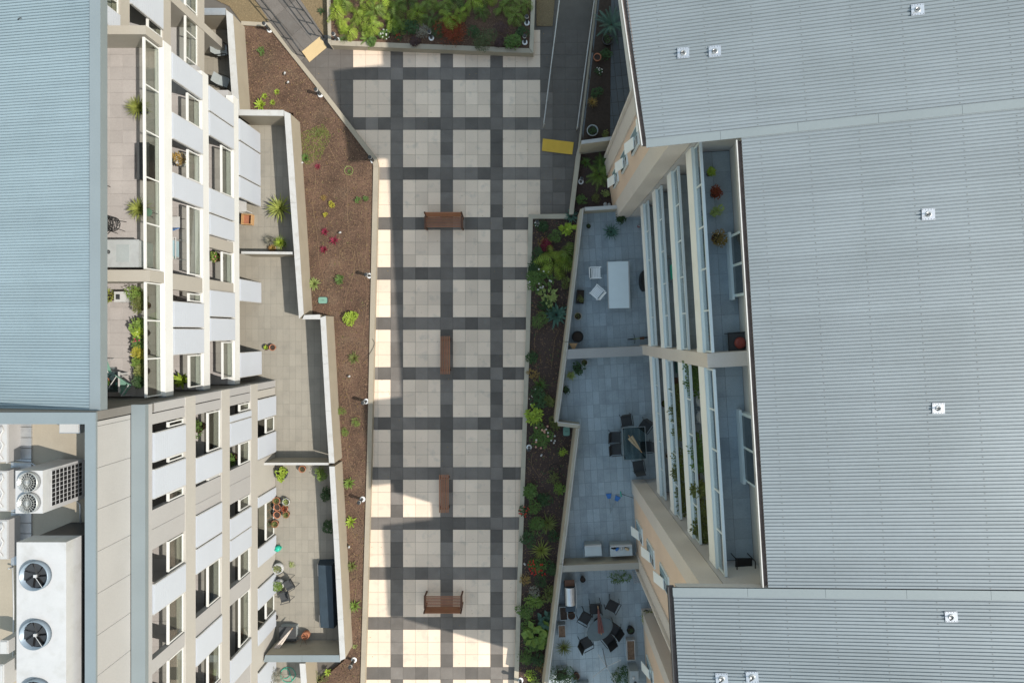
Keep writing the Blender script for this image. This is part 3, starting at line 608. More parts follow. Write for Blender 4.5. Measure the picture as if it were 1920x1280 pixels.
# slabs, white edge beams, balustrades
for k, z in enumerate(Zr[1:]):
    MB(rx).box(.16, 1.249, B0 + .005, B1 - .005, z - .26, z - .011).build('slab', 'grey_render', RB_, world=True)
    dk = MB(rx).box(.20, 1.248, B0 + .03, B1 - .03, z - .0105, z - .006).build('deck', 'grout', RB_, world=True)
    me = tile_mesh('deck_tile', .516, .596, 'slate_tile', .006, .002)
    for i in range(2):
        for j in range(20):
            t = bpy.data.objects.new('deck_tile', me); COL.objects.link(t); t.parent = dk; p = rx(.20 + .262 + i * .522, B0 + .35 + j * .6, z); t.location = (p[0] - RB_.location.x, p[1] - RB_.location.y, z); t.rotation_euler = (0, 0, TH)
    for c0, c1 in ((B0 + .005, BP0), (BP1, B1 - .005)):
        bm = MB(rx).box(0, .155, c0, c1, z - .20, z + .46).build('edge_beam', 'white_bounce_lift', RB_, world=True)
        MB(rx).box(-.004, .17, c0 + .003, c1 - .003, z + .461, z + .50).build('beam_capping', 'blue_paint_and_sky_tint', bm, world=True)  # sky reflection on the beam top put into its blue colour
        balustrade(RB_, rx, c0, c1, z + .48, 'blue_paint_and_sky_tint', d=.09, h=.72, step=1.18, glass='right_glass')
        MB(rx).box(-.012, .10, c0 + .02, c0 + .12, z - .19, z + .45).build('beam_joint', 'white_bounce_lift', bm, world=True)
    MB(rx).box(.0, 1.248, BP0 + .003, BP1 - .003, z - 2.7, z + .9 if k == 3 else z + .09).build('party_wall', 'beige_shade_lift', RB_, world=True)
# top floor windows in the back wall
for c0, c1 in ((.95, 2.75), (-4.4, -2.4)):
    f = MB(rx).box(1.06, 1.247, c0, c1, 12.47, 14.6).build('window', 'blue_paint_and_sky_tint', RB_, world=True)
    MB(rx).box(.98, 1.059, c0 - .08, c1 + .08, 12.46, 12.75).build('sill', 'blue_paint_and_sky_tint', f, world=True)
    m = (c0 + c1) / 2
    for e0, e1 in ((c0 + .08, m - .04), (m + .04, c1 - .08)): MB(rx).box(1.045, 1.0595, e0, e1, 12.78, 14.5).build('pane', 'window_glass', f, world=True)
# recess balcony at the top edge
rx2 = lambda a, b, z: (RO.x + a * cT - b * sT - .07 * (b - 8.1), RO.y + a * sT + b * cT, z)
MB(rx2).box(0, .16, 8.2, 15, 3.85, 4.5).build('edge_beam', 'white_bounce_lift', RB_, world=True)
MB(rx2).box(.161, 1.2, 8.2, 15, 3.8, 4.04).build('slab', 'grey_render', RB_, world=True)
balustrade(RB_, rx2, 8.22, 15, 4.5, 'blue_paint_and_sky_tint', d=.09, h=.75, step=1.3, glass='right_glass')
# ---- roof: four ribbed sheets on one pitch
def roof_sheet(name, a_lo, a_lo2, b0, b1, a1=13.2, lift=0.):
    n = int((b1 - b0) / .0875); h = (b1 - b0) / n; b = MB(rx); z = lambda a: RZ(a) + lift; g = .38
    for k in range(n):
        y = b0 + k * h; ys = [y, y + h * (1 - g), y + h * (1 - g * .72), y + h * (1 - g * .28), y + h]; dz = [0, 0, -.027, -.027, 0]; i = len(b.v)
        for t, q in zip(ys, dz):
            al = a_lo + (a_lo2 - a_lo) * (t - b0) / (b1 - b0); b.v += [(al, t, z(al) + q), (a1, t, z(a1) + q)]
        for j in range(4): b.f.append((i + 2 * j, i + 2 * j + 1, i + 2 * j + 3, i + 2 * j + 2))
    r = b.build(name, 'roof_right', RB_, world=True)
    q = MB(rx); q.hexa([(a_lo + .1, b0 + .02, z(a_lo + .1) - .32), (a1, b0 + .02, z(a1) - .32), (a1, b1 - .02, z(a1) - .32), (a_lo2 + .1, b1 - .02, z(a_lo2 + .1) - .32)] + [(a_lo + .1, b0 + .02, z(a_lo + .1) - .035), (a1, b0 + .02, z(a1) - .035), (a1, b1 - .02, z(a1) - .035), (a_lo2 + .1, b1 - .02, z(a_lo2 + .1) - .035)])
    q.build('soffit', 'grey_render', r, world=True)
    # screw heads in rows
    s = MB(rx)
    for a in [a_lo + .45 + 1.15 * i for i in range(13)]:
        if a > a1: break
        for k in range(0, n, 2):
            y = b0 + (k + .3) * h; zz = z(a); s.face((a - .012, y - .012, zz + .005), (a + .012, y - .012, zz + .005), (a + .012, y + .012, zz + .005), (a - .012, y + .012, zz + .005))
    tag(s.build('screw', 'screw_grey', r, world=True), None, None, None, 'stuff')
    return r
mat('gutter_grey', (.16, .125, .11), .7, .3, 6, .3, 40)
def gutter(r, a, a2, b0, b1, edge='white_cap'):
    z = RZ(a) - .03
    def bar(u0, u1, z0, z1, m, nm):
        MB(rx).hexa([(a + u0, b0, z0), (a + u1, b0, z0), (a2 + u1, b1, z0), (a2 + u0, b1, z0), (a + u0, b0, z1), (a + u1, b0, z1), (a2 + u1, b1, z1), (a2 + u0, b1, z1)]).build(nm, m, r, world=True)
    bar(-.135, -.106, z - .12, z + .015, edge, 'gutter_lip'); bar(-.105, .02, z - .12, z - .105, 'gutter_grey', 'gutter_trough'); bar(.02, .035, z - .12, z - .005, 'gutter_grey', 'gutter_back')
r1 = roof_sheet('roof_sheet', -1.58, -1.94, 4.98, 9.40); r2 = roof_sheet('roof_sheet', .76, .76, -6.56, 4.97); r3 = roof_sheet('roof_sheet', -1.58, -1.58, -10.60, -6.57)
r4 = roof_sheet('roof_sheet', 1.9, 1.9, -12.60, -10.61); r5 = roof_sheet('roof_sheet', -.9, -.9, -17.0, -12.61); r6 = roof_sheet('roof_sheet', .647, .647, 9.41, 18)
gutter(r1, -1.58, -1.94, 4.98, 9.4, 'white_cap'); gutter(r2, .76, .76, -6.56, 4.86); gutter(r3, -1.58, -1.58, -10.6, -6.57, 'dark_metal')
def strip(r, b0, b1, a0, a1, nm, n=5):
    for i in range(n):
        c0, c1 = a0 + (a1 - a0) * i / n, a0 + (a1 - a0) * (i + 1) / n - .006
        MB(rx).hexa([(c0, b0, RZ(c0) + .008), (c1, b0, RZ(c1) + .008), (c1, b1, RZ(c1) + .008), (c0, b1, RZ(c0) + .008), (c0, b0, RZ(c0) + .03), (c1, b0, RZ(c1) + .03), (c1, b1, RZ(c1) + .03), (c0, b1, RZ(c0) + .03)]).build(nm, 'metal_flash', r, world=True)
mat('metal_flash', (.215, .245, .257), .45, .04, .6, .03, 12, metal=.15)
strip(r1, 4.90, 5.12, -1.60, 13.2, 'flashing', 8); strip(r3, -6.80, -6.58, -1.60, 13.2, 'flashing', 8)
# ================================================================= OBJECTS
def on(px, py, z): v = W(px, py, z); return (v.x, v.y, z)
# ---- benches
def bench(label, px, py, rz, back=True):
    t = thing('park_bench', label, 'bench', on(px, py, 0.0), rz, 'timber benches on the plaza')
    n = 7 if back else 6; wd = .50 if back else .48
    for k in range(n):
        y = -wd / 2 + (k + .5) * wd / n + (.0 if not back else -.04)
        MB().box(-.90, .90, y - wd / n * .31, y + wd / n * .31, .425, .455).build('seat_slat', 'bench_wood', t)
    for s in (-1, 1):
        f = MB()
        if back:
            x = s * .86
            MB().box(x - .035, x + .035, -.36, -.29, 0, .64).build('leg', 'dark_wood', t)
            MB().hexa([(x - .035, .18, 0), (x + .035, .18, 0), (x + .035, .25, 0), (x - .035, .25, 0), (x - .035, .33, .86), (x + .035, .33, .86), (x + .035, .39, .86), (x - .035, .39, .86)]).build('leg', 'dark_wood', t)
            MB().box(x - .04, x + .04, -.40, .22, .641, .675).build('armrest', 'dark_wood', t)
            MB().box(x - .03, x + .03, -.288, .2, .36, .42).build('side_rail', 'dark_wood', t)
        else:
            x = s * .72
            for y in (-.19, .19): MB().box(x - .035, x + .035, y - .035, y + .035, 0, .37).build('leg', 'dark_wood', t)
            MB().box(x - .03, x + .03, -.23, .23, .371, .422).build('side_rail', 'dark_wood', t)
    if back:
        for k in range(4):
            z = .47 + k * .10; y = .205 + k * .035
            MB().hexa([(-.82, y, z), (.82, y, z), (.82, y + .03, z), (-.82, y + .03, z), (-.82, y + .03, z + .09), (.82, y + .03, z + .09), (.82, y + .06, z + .09), (-.82, y + .06, z + .09)]).build('back_slat', 'bench_wood', t)
    return t
bench('timber bench with backrest nearest the top planter', 835, 418, 0)
bench('backless slatted timber bench second from the top', 837, 665, R(90), False)
bench('backless slatted timber bench third from the top', 834.5, 921, R(90), False)
bench('timber bench with armrests and low back nearest the bottom', 834, 1121, R(180))
# ---- bollard lights
def bollard(label, px, py, z, h=.66):
    t = thing('bollard_light', label, 'bollard light', on(px, py, z), 0, 'garden bollard lights')
    t.scale = (1.25, 1.25, 1.15)
    MB().lathe([(.105, 0), (.105, .03), (.07, .045)], 14).build('base_ring', 'white_shade_lift', t, True)
    MB().lathe([(.055, .046), (.055, h - .13)], 12).build('post', 'dark_metal', t, True)
    MB().lathe([(.062, h - .129), (.072, h - .10), (.072, h - .05)], 14).build('lens', 'white_plastic', t, True)
    MB().lathe([(.066, h - .049), (.066, h - .01), (.045, h)], 14).build('lamp_cap', 'dark_metal', t, True)
for lab, px, py, z in (('dark bollard light at the top corner of the sunny mulch bed', 506, 57, .24), ('dark bollard light halfway along the diagonal bed edge', 601, 178, .24), ('dark bollard light in shade where the bed edge bends', 700, 302, .24),
        ('dark bollard light beside the coiled hose in the sunny bed', 693, 517, .24), ('dark bollard light beside the sunny bed left of the third bench', 687, 752, .24), ('dark bollard light below the empty terrace partition', 680, 935, .24), ('dark bollard light behind the lowest terrace corner', 664, 1236, .24),
        ('dark bollard light in the small square bed', 1089, 341, .3), ('dark bollard light at the top corner of the right bed', 1007, 420, .3), ('dark bollard light beside the peach flowering bush', 992, 838, .3), ('dark bollard light in the bottom corner of the right bed', 976, 1274, .3),
        ('dark bollard light at the left end of the big planter', 633, 76, .36), ('dark bollard light in the middle of the big planter front', 809, 72, .36), ('dark bollard light at the right end of the big planter', 984, 80, .36), ('bollard light at the back right of the big planter', 988, 44, .36)):
    bollard(lab, px, py, z)
def spike_light(label, px, py, z, a):
    t = thing('spike_spotlight', label, 'spotlight', on(px, py, z), a, 'small garden spotlights')
    MB().tube([(0, 0, 0), (0, 0, .14)], .012, 6).build('spike', 'dark_metal', t)
    MB().tube([(-.05, 0, .13), (.06, 0, .19)], .042, 10).build('lamp_head', 'white_plastic', t, True)
for i, (lab, px, py, a) in enumerate((('white spotlight in the upper sunny bed', 542, 157, .6), ('tiny white spotlight above the first one', 536, 140, .9), ('white spotlight beside the maroon plants', 639, 437, .3), ('white spotlight on dark soil beside empty terrace', 656, 705, .4), ('white spotlight low in the sunny bed', 656, 1023, 1.2), ('white spotlight beside the mossy patch', 568, 307, .2))): spike_light(lab, px, py, .24, a)
spike_light('white globe spotlight below the peach flowering bush', 1015, 852, .3, 1); spike_light('white spotlight low in the right bed', 984, 1055, .3, 2)
# ---- pit lids
def lid(label, px, py, z, lx, ly, m, rz):
    t = thing('pit_lid', label, 'pit lid', on(px, py, z), rz); b = MB(); pts = []
    for cx, cy, a0 in ((1, 1, 0), (-1, 1, 90), (-1, -1, 180), (1, -1, 270)):
        for k in range(4): a = R(a0 + k * 30); pts.append((cx * (lx / 2 - .08) + .08 * math.cos(a), cy * (ly / 2 - .08) + .08 * math.sin(a)))
    MB().prism(pts, 0, .05).build('frame', 'dark_metal', t); MB().prism([(x * .9, y * .9) for x, y in pts], .051, .07).build('lid', m, t)
    MB().tube([(-.06, 0, .072), (-.03, 0, .09), (.03, 0, .09), (.06, 0, .072)], .008, 6).build('handle', 'dark_metal', t)
lid('grey-green oval pit lid in the sunny bed', 606, 563, .24, .46, .33, 'green_box', 0); lid('green rectangular pit lid beside the terrace jog', 1062, 808, .3, .34, .46, 'green_box', 0)
# ---- hoses in the beds
def hose(label, pts, z, r=.011, m='hose_brown'):
    P = [W(x, y, z) for x, y in pts]; q = []
    for i in range(len(P) - 1):
        a, b, c, d = P[max(i - 1, 0)], P[i], P[i + 1], P[min(i + 2, len(P) - 1)]
        for k in range(6):
            t = k / 6; q.append(.5 * ((2 * b) + (c - a) * t + (2 * a - 5 * b + 4 * c - d) * t * t + (3 * b - a - 3 * c + d) * t ** 3))
    q.append(P[-1]); tag(MB().tube([(p.x, p.y, p.z + .012) for p in q], r, 5).build('irrigation_hose', m, None, True), label, 'hose', 'irrigation hoses in the beds')
cir = lambda cx, cy, r, n=10, a0=0: [(cx + r * math.cos(a0 + i * math.tau / n), cy + r * math.sin(a0 + i * math.tau / n)) for i in range(n + 1)]
hose('thin brown hose looping past the mossy patch', [(606, 255), (590, 275), (588, 300), (592, 340), (586, 375), (590, 410), (596, 450), (598, 490), (606, 520), (604, 545), (590, 570)], .24)
hose('thin brown hose running down the middle of the sunny bed', [(608, 258), (630, 300), (648, 325), (651, 370), (652, 410), (656, 450), (664, 490), (662, 515), (652, 545), (646, 575)], .24)
hose('thin brown hose along the plaza side of the sunny bed', [(683, 380), (688, 430), (686, 480), (679, 505), (688, 540), (686, 590), (680, 630), (678, 655)], .24)
hose('coiled tan hose beside the maroon plants', cir(652, 475, 13, 10) + cir(655, 478, 19, 10, 1)[:8] + [(672, 490), (676, 520)], .25)
hose('thin brown hose across the soil beside the empty terrace', [(637, 625), (655, 655), (668, 645), (666, 670), (662, 700), (650, 730), (655, 750), (660, 790), (650, 830), (655, 870), (670, 890), (676, 905)], .24)
hose('dark hose arching over the bed edge', [(680, 678), (692, 665), (702, 645), (698, 635)], .34, .009, 'black')
hose('thin brown hose low in the sunny bed', [(655, 940), (670, 960), (682, 985), (690, 1010), (672, 1050), (668, 1100), (662, 1150)], .24)
hose('thin hose in the right bed below the blue agave', [(1050, 615), (1040, 640), (1035, 680), (1035, 690)], .3)
hose('thin hose beside the edging of the right bed', [(1005, 620), (1002, 650), (1007, 690), (1010, 715)], .3)
hose('thin hose below the peach bush', [(998, 850), (997, 870), (1012, 893), (1020, 880)], .3)
hose('ring of hose in the middle of the right bed', cir(1040, 880, 10), .31, .014, 'black')
hose('pale ring of hose around a small plant', cir(654, 320, 8), .25, .014, 'leaf_pale')
# ---- handrails of the entrance path and side ramp
def handrail(label, pts, h, m, posts, r=.03, z0=.0):
    P = [W(x, y, h) for x, y in pts]; t = thing('handrail', label, 'handrail', (P[0].x, P[0].y, z0))
    MB().tube([p for p in P] + [P[-1] + Vector((.02, -.06, -.12))], r, 8).build('top_rail', m, t, True, True)
    MB().tube([p - Vector((0, 0, .45)) for p in P], r * .7, 6).build('lower_rail', m, t, True, True)
    n = posts
    for i in range(n):
        u = (i + .03) / (n - 1 + .06) * (len(P) - 1); k = min(int(u), len(P) - 2); p = P[k].lerp(P[k + 1], u - k)
        MB().tube([(p.x, p.y, z0), (p.x, p.y, h - .02)], r * .9, 6).build('post', m, t, True, True)
handrail('dark handrail on the left of the entrance path', [(468, -25), (512, 27), (560, 92)], .95, 'dark_metal', 5)
handrail('dark handrail on the right of the entrance path', [(536, -25), (596, 55)], .95, 'dark_metal', 4)
handrail('white handrail on the plaza side of the side ramp', [(1052, -25), (1020, 230)], .9, 'white_cap', 6)
handrail('white handrail on the garden side of the side ramp', [(1118, -25), (1083, 236)], .9, 'white_cap', 6)
# ---- roof anchor plates
def anchor(label, a, b, left=None, side=1):
    if left: px, py = left; z = 11.0; p = W(px, py, z); z = zr - kr * (xe - p.x); p = W(px, py, z); loc = (p.x, p.y, z + .012); ang = 0; tilt = kr
    else: p = rx(a, b, 0); loc = (p[0], p[1], RZ(a) + .012); ang = TH; tilt = .18
    t = thing('roof_anchor', label, 'roof anchor', loc, ang, 'metal anchor plates on the roofs'); t.rotation_euler = (0, -math.atan(tilt), ang + rnd.uniform(-.05, .05)); t.scale = (rnd.uniform(.84, .96),) * 3
    MB().box(-.165, .165, -.155, .155, 0, .012).build('plate', 'steel', t)
    MB().lathe([(.085, .0125), (.08, .03), (.055, .034), (.05, .02)], 14).build('flange', 'galvanised', t, True)
    MB().tube([(0, 0, .03), (0, 0, .10), (-.03 * side, -.02, .13), (-.09 * side, -.05, .12)], .016, 8).build('eye_bolt', 'dark_metal', t, True)
    for x in (-.14, -.07, 0, .07, .14):
        for y in (-.13, .13): MB().lathe([(.011, .0125), (.008, .02)], 6, x, y).build('rivet', 'dark_metal', t)
def ra(px, py):
    a = 5.0
    for _ in range(12):
        z = RZ(a); p = W(px, py, z) - RO; a, b = p.x * cT + p.y * sT, -p.x * sT + p.y * cT
    return a, b
for lab, px, py in (('silver anchor plate at the top of the big right roof', 1720, 19), ('left of the twin anchor plates on the upper right roof', 1281, 100), ('right of the twin anchor plates on the upper right roof', 1340, 97), ('silver anchor plate on the upper middle of the right roof', 1740, 402),
                    ('silver anchor plate on the lower middle of the right roof', 1759, 765), ('silver anchor plate just below the lower roof flashing', 1783, 1155), ('left of the twin anchor plates at the bottom of the right roof', 1353, 1271), ('right of the twin anchor plates at the bottom of the right roof', 1410, 1268)):
    a, b = ra(px, py); anchor(lab, a, b)
anchor('silver anchor plate on the blue-grey left roof', 0, 0, (45, 37))
# ---- rooftop plant on the lower left block
DZ = 10.55
mat('ring_blue', (.22, .27, .33), .4, .1, metal=.3)
def condenser(label, px0, px1, py0, py1, ztop, zb, fans, coil=True, bot=.10):
    A, B = W(px0, py0, ztop), W(px1, py1, ztop); x0, x1, y0, y1 = A.x, B.x, B.y, A.y
    t = thing('air_conditioner', label, 'air conditioner', ((x0 + x1) / 2, (y0 + y1) / 2, zb))
    MB().box(x0, x1, y0, y1, zb + bot, ztop).build('cabinet', 'ac_white', t, world=True)
    MB().box(x0 + .05, x1 - .05, y0 + .05, y1 - .05, zb, zb + bot - .001).build('plinth', 'dark_metal', t, world=True)
    for fx, fy, r in fans:
        p = W(fx, fy, ztop)
        g = MB().lathe([(r, ztop + .002), (r * .97, ztop + .16), (r * .93, ztop + .16), (r * .90, ztop + .006)], 32, p.x, p.y).build('fan_ring', 'galvanised' if coil else 'ring_blue', t, True, world=True)
        MB().lathe([(r * .90, ztop + .007), (r * .89, ztop + .0085)], 24, p.x, p.y).build('fan_well', 'black', g, world=True)
        b = MB()
        for k in range(7):
            a = k * math.tau / 7; q = [(r * .16, a), (r * .86, a + .12), (r * .88, a + .85), (r * .18, a + .6)]
            b.face(*[(p.x + u * math.cos(v), p.y + u * math.sin(v), ztop + .02 + .02 * i) for i, (u, v) in enumerate(q)])
        b.lathe([(r * .2, ztop + .012), (r * .2, ztop + .05)], 12, p.x, p.y); b.build('fan', 'dark_metal', g, world=True)
        w = MB()
        for k in ((1, 2, 3) if coil else ()): w.tube([(p.x + r * .235 * k * math.cos(i * math.tau / 20), p.y + r * .235 * k * math.sin(i * math.tau / 20), ztop + .165) for i in range(21)], .005, 4, cap=False)
        for k in range(10 if coil else 0): a = k * math.pi / (10 if coil else 7) + .7; w.tube([(p.x - r * .92 * math.cos(a), p.y - r * .92 * math.sin(a), ztop + .168), (p.x + r * .92 * math.cos(a), p.y + r * .92 * math.sin(a), ztop + .168)], .006, 4)
        if w.v: w.build('fan_guard', 'galvanised', g, world=True)
        else: MB().box(p.x - .03, p.x + .05, p.y - .04, p.y + .04, ztop + .07, ztop + .12).build('motor', 'ac_white', g, world=True); MB().tube([(p.x, p.y, ztop + .11), (p.x + r * .6, p.y - r * .7, ztop + .165)], .008, 5).build('cable', 'ac_white', g, world=True)
    if coil:
        ym = (y0 + y1) / 2; c = MB().box(x1 + .001, x1 + .006, y0 + .12, y1 - .08, zb + .2, ztop - .35).build('coil', 'black', t, world=True)
        for i in range(9): z = zb + .2 + (ztop - .55 - zb) * i / 8; MB().box(x1 + .007, x1 + .02, y0 + .11, y1 - .07, z - .007, z + .007).build('grille_bar', 'ac_white', c, world=True)
        for i in range(9): y = y0 + .12 + (y1 - y0 - .2) * i / 8; MB().box(x1 + .0065, x1 + .018, y - .008, y + .008, zb + .2, ztop - .35).build('grille_bar', 'ac_white', c, world=True)
    return t
condenser('white condenser unit with two top fans and side grille', 29, 80, 882, 962, 12.45, DZ, [(58, 902, .30), (58, 941, .30)])
condenser('long white air handler with three round black fans', 31, 124, 1016, 1335, 12.75, DZ, [(70, 1077, .425), (70, 1187, .425), (70, 1297, .425)], False, 1.55)
def duct(label, x0, x1, y0, y1, z0, z1, m='cream_wall'):
    A, B = W(x0, y0, z1), W(x1, y1, z1); t = thing('roof_plinth', label, 'plinth', ((A.x + B.x) / 2, (A.y + B.y) / 2, z0))
    MB().box(A.x, B.x, B.y, A.y, z0, z1).build('block', m, t, world=True); MB().box(A.x + .03, B.x - .03, B.y + .03, A.y - .03, z1 + .0005, z1 + .03).build('cap', 'white_plastic', t, world=True)
for i, (lab, a) in enumerate((('pale plinth at the left edge above the condenser', (0, 16, 792, 866)), ('pale plinth at the left edge beside the condenser', (0, 16, 882, 958)), ('pale plinth at the left edge above the air handler', (0, 16, 974, 1048)))):
    duct(lab, *a, DZ, 11.1, 'pale_render')
    t = thing('white_pipe', ('upper', 'middle', 'lower')[i] + ' white pipe run on the plinths at the left edge', 'pipe', on(4, a[2] + 30, 11.14)); P = [W(2 + 4 * math.sin(k * 1.9), a[2] + 6 + k * 9, 11.16) for k in range(8)]; MB().tube(P, .03, 8).build('pipe', 'white_plastic', t, True, True)
duct('metal hatch box in the corner of the plant deck', 111, 150, 790, 812, DZ, 11.3, 'galvanised')
duct('white edged skylight box at the lower left edge', 0, 16, 1200, 1225, DZ, 11.7, 'white_plastic'); duct('blue edged crate at the bottom left corner', 0, 8, 1245, 1290, DZ, 11.5, 'white_plastic')
t = thing('walkway_grating', 'grey grated walkway strip on the plant deck', 'walkway', on(45, 900, DZ)); A, B = W(20, 780, 10.62), W(58, 1060, 10.62)
for i in range(14): y = B.y + (A.y - B.y) * (i + .5) / 14; h = (A.y - B.y) / 28 - .01; MB().box(A.x, B.x, y - h, y + h, DZ + .001, DZ + .06).build('grating_panel', 'galvanised', t, world=True)
for i, (lab, pts) in enumerate((('grey conduit from the condenser to the parapet', [(140, 935), (150, 945), (152, 1000)]), ('grey conduit across the plant deck', [(20, 865), (60, 868), (75, 878)]), ('white pipe beside the long air handler', [(24, 1062), (26, 1140), (24, 1270)]))):
    P = [W(x, y, DZ + .1) for x, y in pts]; t = thing('conduit', lab, 'pipe', tuple(P[0])); MB().tube(P, .025, 6).build('pipe', 'galvanised' if i < 2 else 'white_plastic', t, True, True); MB().tube([P[0], P[0] + Vector((0, 0, .18))], .03, 6).build('riser', 'galvanised', t, True, True)
# ---- right terraces: furniture
def chair(label, px, py, z, rz, m='charcoal_fabric', fm='dark_metal', arms=True, s=1., grp='patio chairs'):
    t = thing('patio_chair', label, 'chair', on(px, py, z), rz, grp); t.scale = (s,) * 3
    MB().box(-.24, .24, -.24, .22, .40, .43).build('seat', m, t)
    MB().hexa([(-.23, .20, .43), (.23, .20, .43), (.23, .23, .43), (-.23, .23, .43), (-.22, .34, .86), (.22, .34, .86), (.22, .365, .86), (-.22, .365, .86)]).build('backrest', m, t)
    for x in (-.24, .24):
        MB().tube([(x, -.24, 0), (x, -.24, .42)], .014, 6).build('leg', fm, t); MB().tube([(x, .28, 0), (x, .21, .42)], .014, 6).build('leg', fm, t)
        if arms: MB().tube([(x, -.24, .42), (x * 1.08, -.22, .64), (x * 1.08, .26, .65)], .016, 6).build('armrest', fm, t)
    return t
def slat_chair(label, px, py, z, rz):
    t = thing('patio_chair', label, 'chair', on(px, py, z), rz, 'white slatted chairs')
    for k in range(6): y = -.2 + k * .072; MB().box(-.23, .23, y - .03, y + .03, .40, .425).build('seat_slat', 'white_shade_lift', t)
    for x in (-.25, .25):
        MB().box(x - .02, x + .02, -.26, .26, .60, .63).build('armrest', 'white_shade_lift', t)
        for y in (-.22, .22): MB().box(x - .018, x + .018, y - .018, y + .018, 0, .60).build('leg', 'white_shade_lift', t)
    MB().hexa([(-.23, .235, .43), (.23, .235, .43), (.23, .26, .43), (-.23, .26, .43), (-.23, .30, .85), (.23, .30, .85), (.23, .325, .85), (-.23, .325, .85)]).build('backrest', 'white_shade_lift', t)
def rect_table(label, px, py, z, lx, ly, h, m, rz=0., fm='white_plastic'):
    t = thing('patio_table', label, 'table', on(px, py, z), rz)
    MB().box(-lx / 2 + .05, lx / 2 - .05, -ly / 2, ly / 2, h - .03, h).build('tabletop', m, t)
    for s in (-1, 1): MB().box(s * (lx / 2 - .022) - .022, s * (lx / 2 - .022) + .022, -ly / 2 - .01, ly / 2 + .01, h - .04, h + .006).build('edge_rail', fm, t)
    for sx in (-1, 1):
        for sy in (-1, 1): MB().box(sx * (lx / 2 - .08) - .03, sx * (lx / 2 - .08) + .03, sy * (ly / 2 - .08) - .03, sy * (ly / 2 - .08) + .03, 0, h - .041).build('leg', fm, t)
mat('white_table', (.66, .74, .78), .4, .03, 3, .02, 30)
rect_table('long white rectangular patio table', 1160, 534, 2.0, 1.0, 2.1, .74, 'white_table', R(1.5))
bpy.data.objects['patio_table'].location.z = 1.25
slat_chair('white slatted chair at the upper left of the white table', 1116, 512, 1.6, R(92)); slat_chair('white slatted chair turned askew beside the white table', 1119, 548, 1.6, R(-130))
for o in bpy.data.objects:
    if o.name.startswith('patio_chair'): o.location.z = 1.25
tag(MB().prism([(-.04 + .17 * math.cos(a), .02 + .46 * math.sin(a)) for a in [i * math.tau / 14 for i in range(14)]], 1.27, 1.3).build('covered_scooter', 'black'), None)
bpy.data.objects.remove(bpy.data.objects['covered_scooter'])
t = thing('covered_barbecue', 'black covered oval barbecue under the balcony edge', 'barbecue', on(1205, 528, 1.25))
MB().lathe([(.34, 0), (.36, .3), (.35, .8), (.25, .98), (.05, 1.03)], 18, 0, 0, .55, 1.35).build('cover', 'black', t, True); MB().tube([(-.2, -.3, .75), (-.24, 0, .77), (-.2, .3, .75)], .02, 6).build('handle', 'dark_metal', t)
def umbrella(label, px, py, z, ang, L=1.3, m='leaf_maroon', n=7):
    t = thing('folded_umbrella', label, 'umbrella', on(px, py, z), ang); MB().tube([(-.1, 0, 0), (L + .12, 0, .02)], .02, 6).build('pole', 'pale_wood', t)
    for k in range(n):
        a = k * math.tau / n; b = MB(); s = []
        for i in range(6):
            u = i / 5; r = .02 + .11 * u * (1.2 - .35 * u); s.append(u)
            for da in (-.35, 0, .35): b.v.append((L * (1 - u), r * (1.25 if da == 0 else .8) * math.cos(a + da), max(r * .55 * (1.25 if da == 0 else .8) * math.sin(a + da), -.015) + .04))
        for i in range(5):
            for j in range(2): q = i * 3 + j; b.f.append((q, q + 1, q + 4, q + 3))
        b.build('canopy_fold', m, t)
mat('umbrella_cream', (.50, .38, .24), .8, .15, 8, .1, 40); mat('umbrella_maroon', (.16, .06, .055), .8, .2, 8, .1, 40); mat('umbrella_white', (.62, .55, .50), .8, .15, 8, .1, 40)
# glass table set
t = thing('patio_table', 'square glass-topped table with folded umbrella across it', 'table', on(1185, 826, 1.25), R(3))
MB().box(-.5, .5, -.72, .72, .71, .725).build('tabletop', 'table_glass', t); MB().box(-.52, .52, -.74, -.721, .69, .735).build('table_rim', 'grey_plastic', t); MB().box(-.52, .52, .721, .74, .69, .735).build('table_rim', 'grey_plastic', t); MB().box(-.52, -.501, -.72, .72, .69, .735).build('table_rim', 'grey_plastic', t); MB().box(.501, .52, -.72, .72, .69, .735).build('table_rim', 'grey_plastic', t)
for sx in (-.45, .45):
    for sy in (-.65, .65): MB().box(sx - .02, sx + .02, sy - .02, sy + .02, 0, .689).build('leg', 'dark_metal', t)
umbrella('folded cream umbrella lying on the glass table', 1181, 819, 1.99, R(-52), .75, 'umbrella_cream')
for lab, px, py, a in (('dark chair at the upper end of the glass table', 1174, 788, 10), ('dark chair at the upper right of the glass table', 1208, 798, -35), ('upper dark chair on the left of the glass table', 1153, 818, 90), ('lower dark chair on the left of the glass table', 1154, 841, 95), ('dark chair on the right of the glass table', 1209, 836, -85), ('dark chair pushed back below the glass table', 1196, 872, 190)): chair(lab, px, py, 1.5, R(a), 'charcoal_fabric')
for o in bpy.data.objects:
    if o.name.startswith('patio_chair'): o.location.z = 1.25
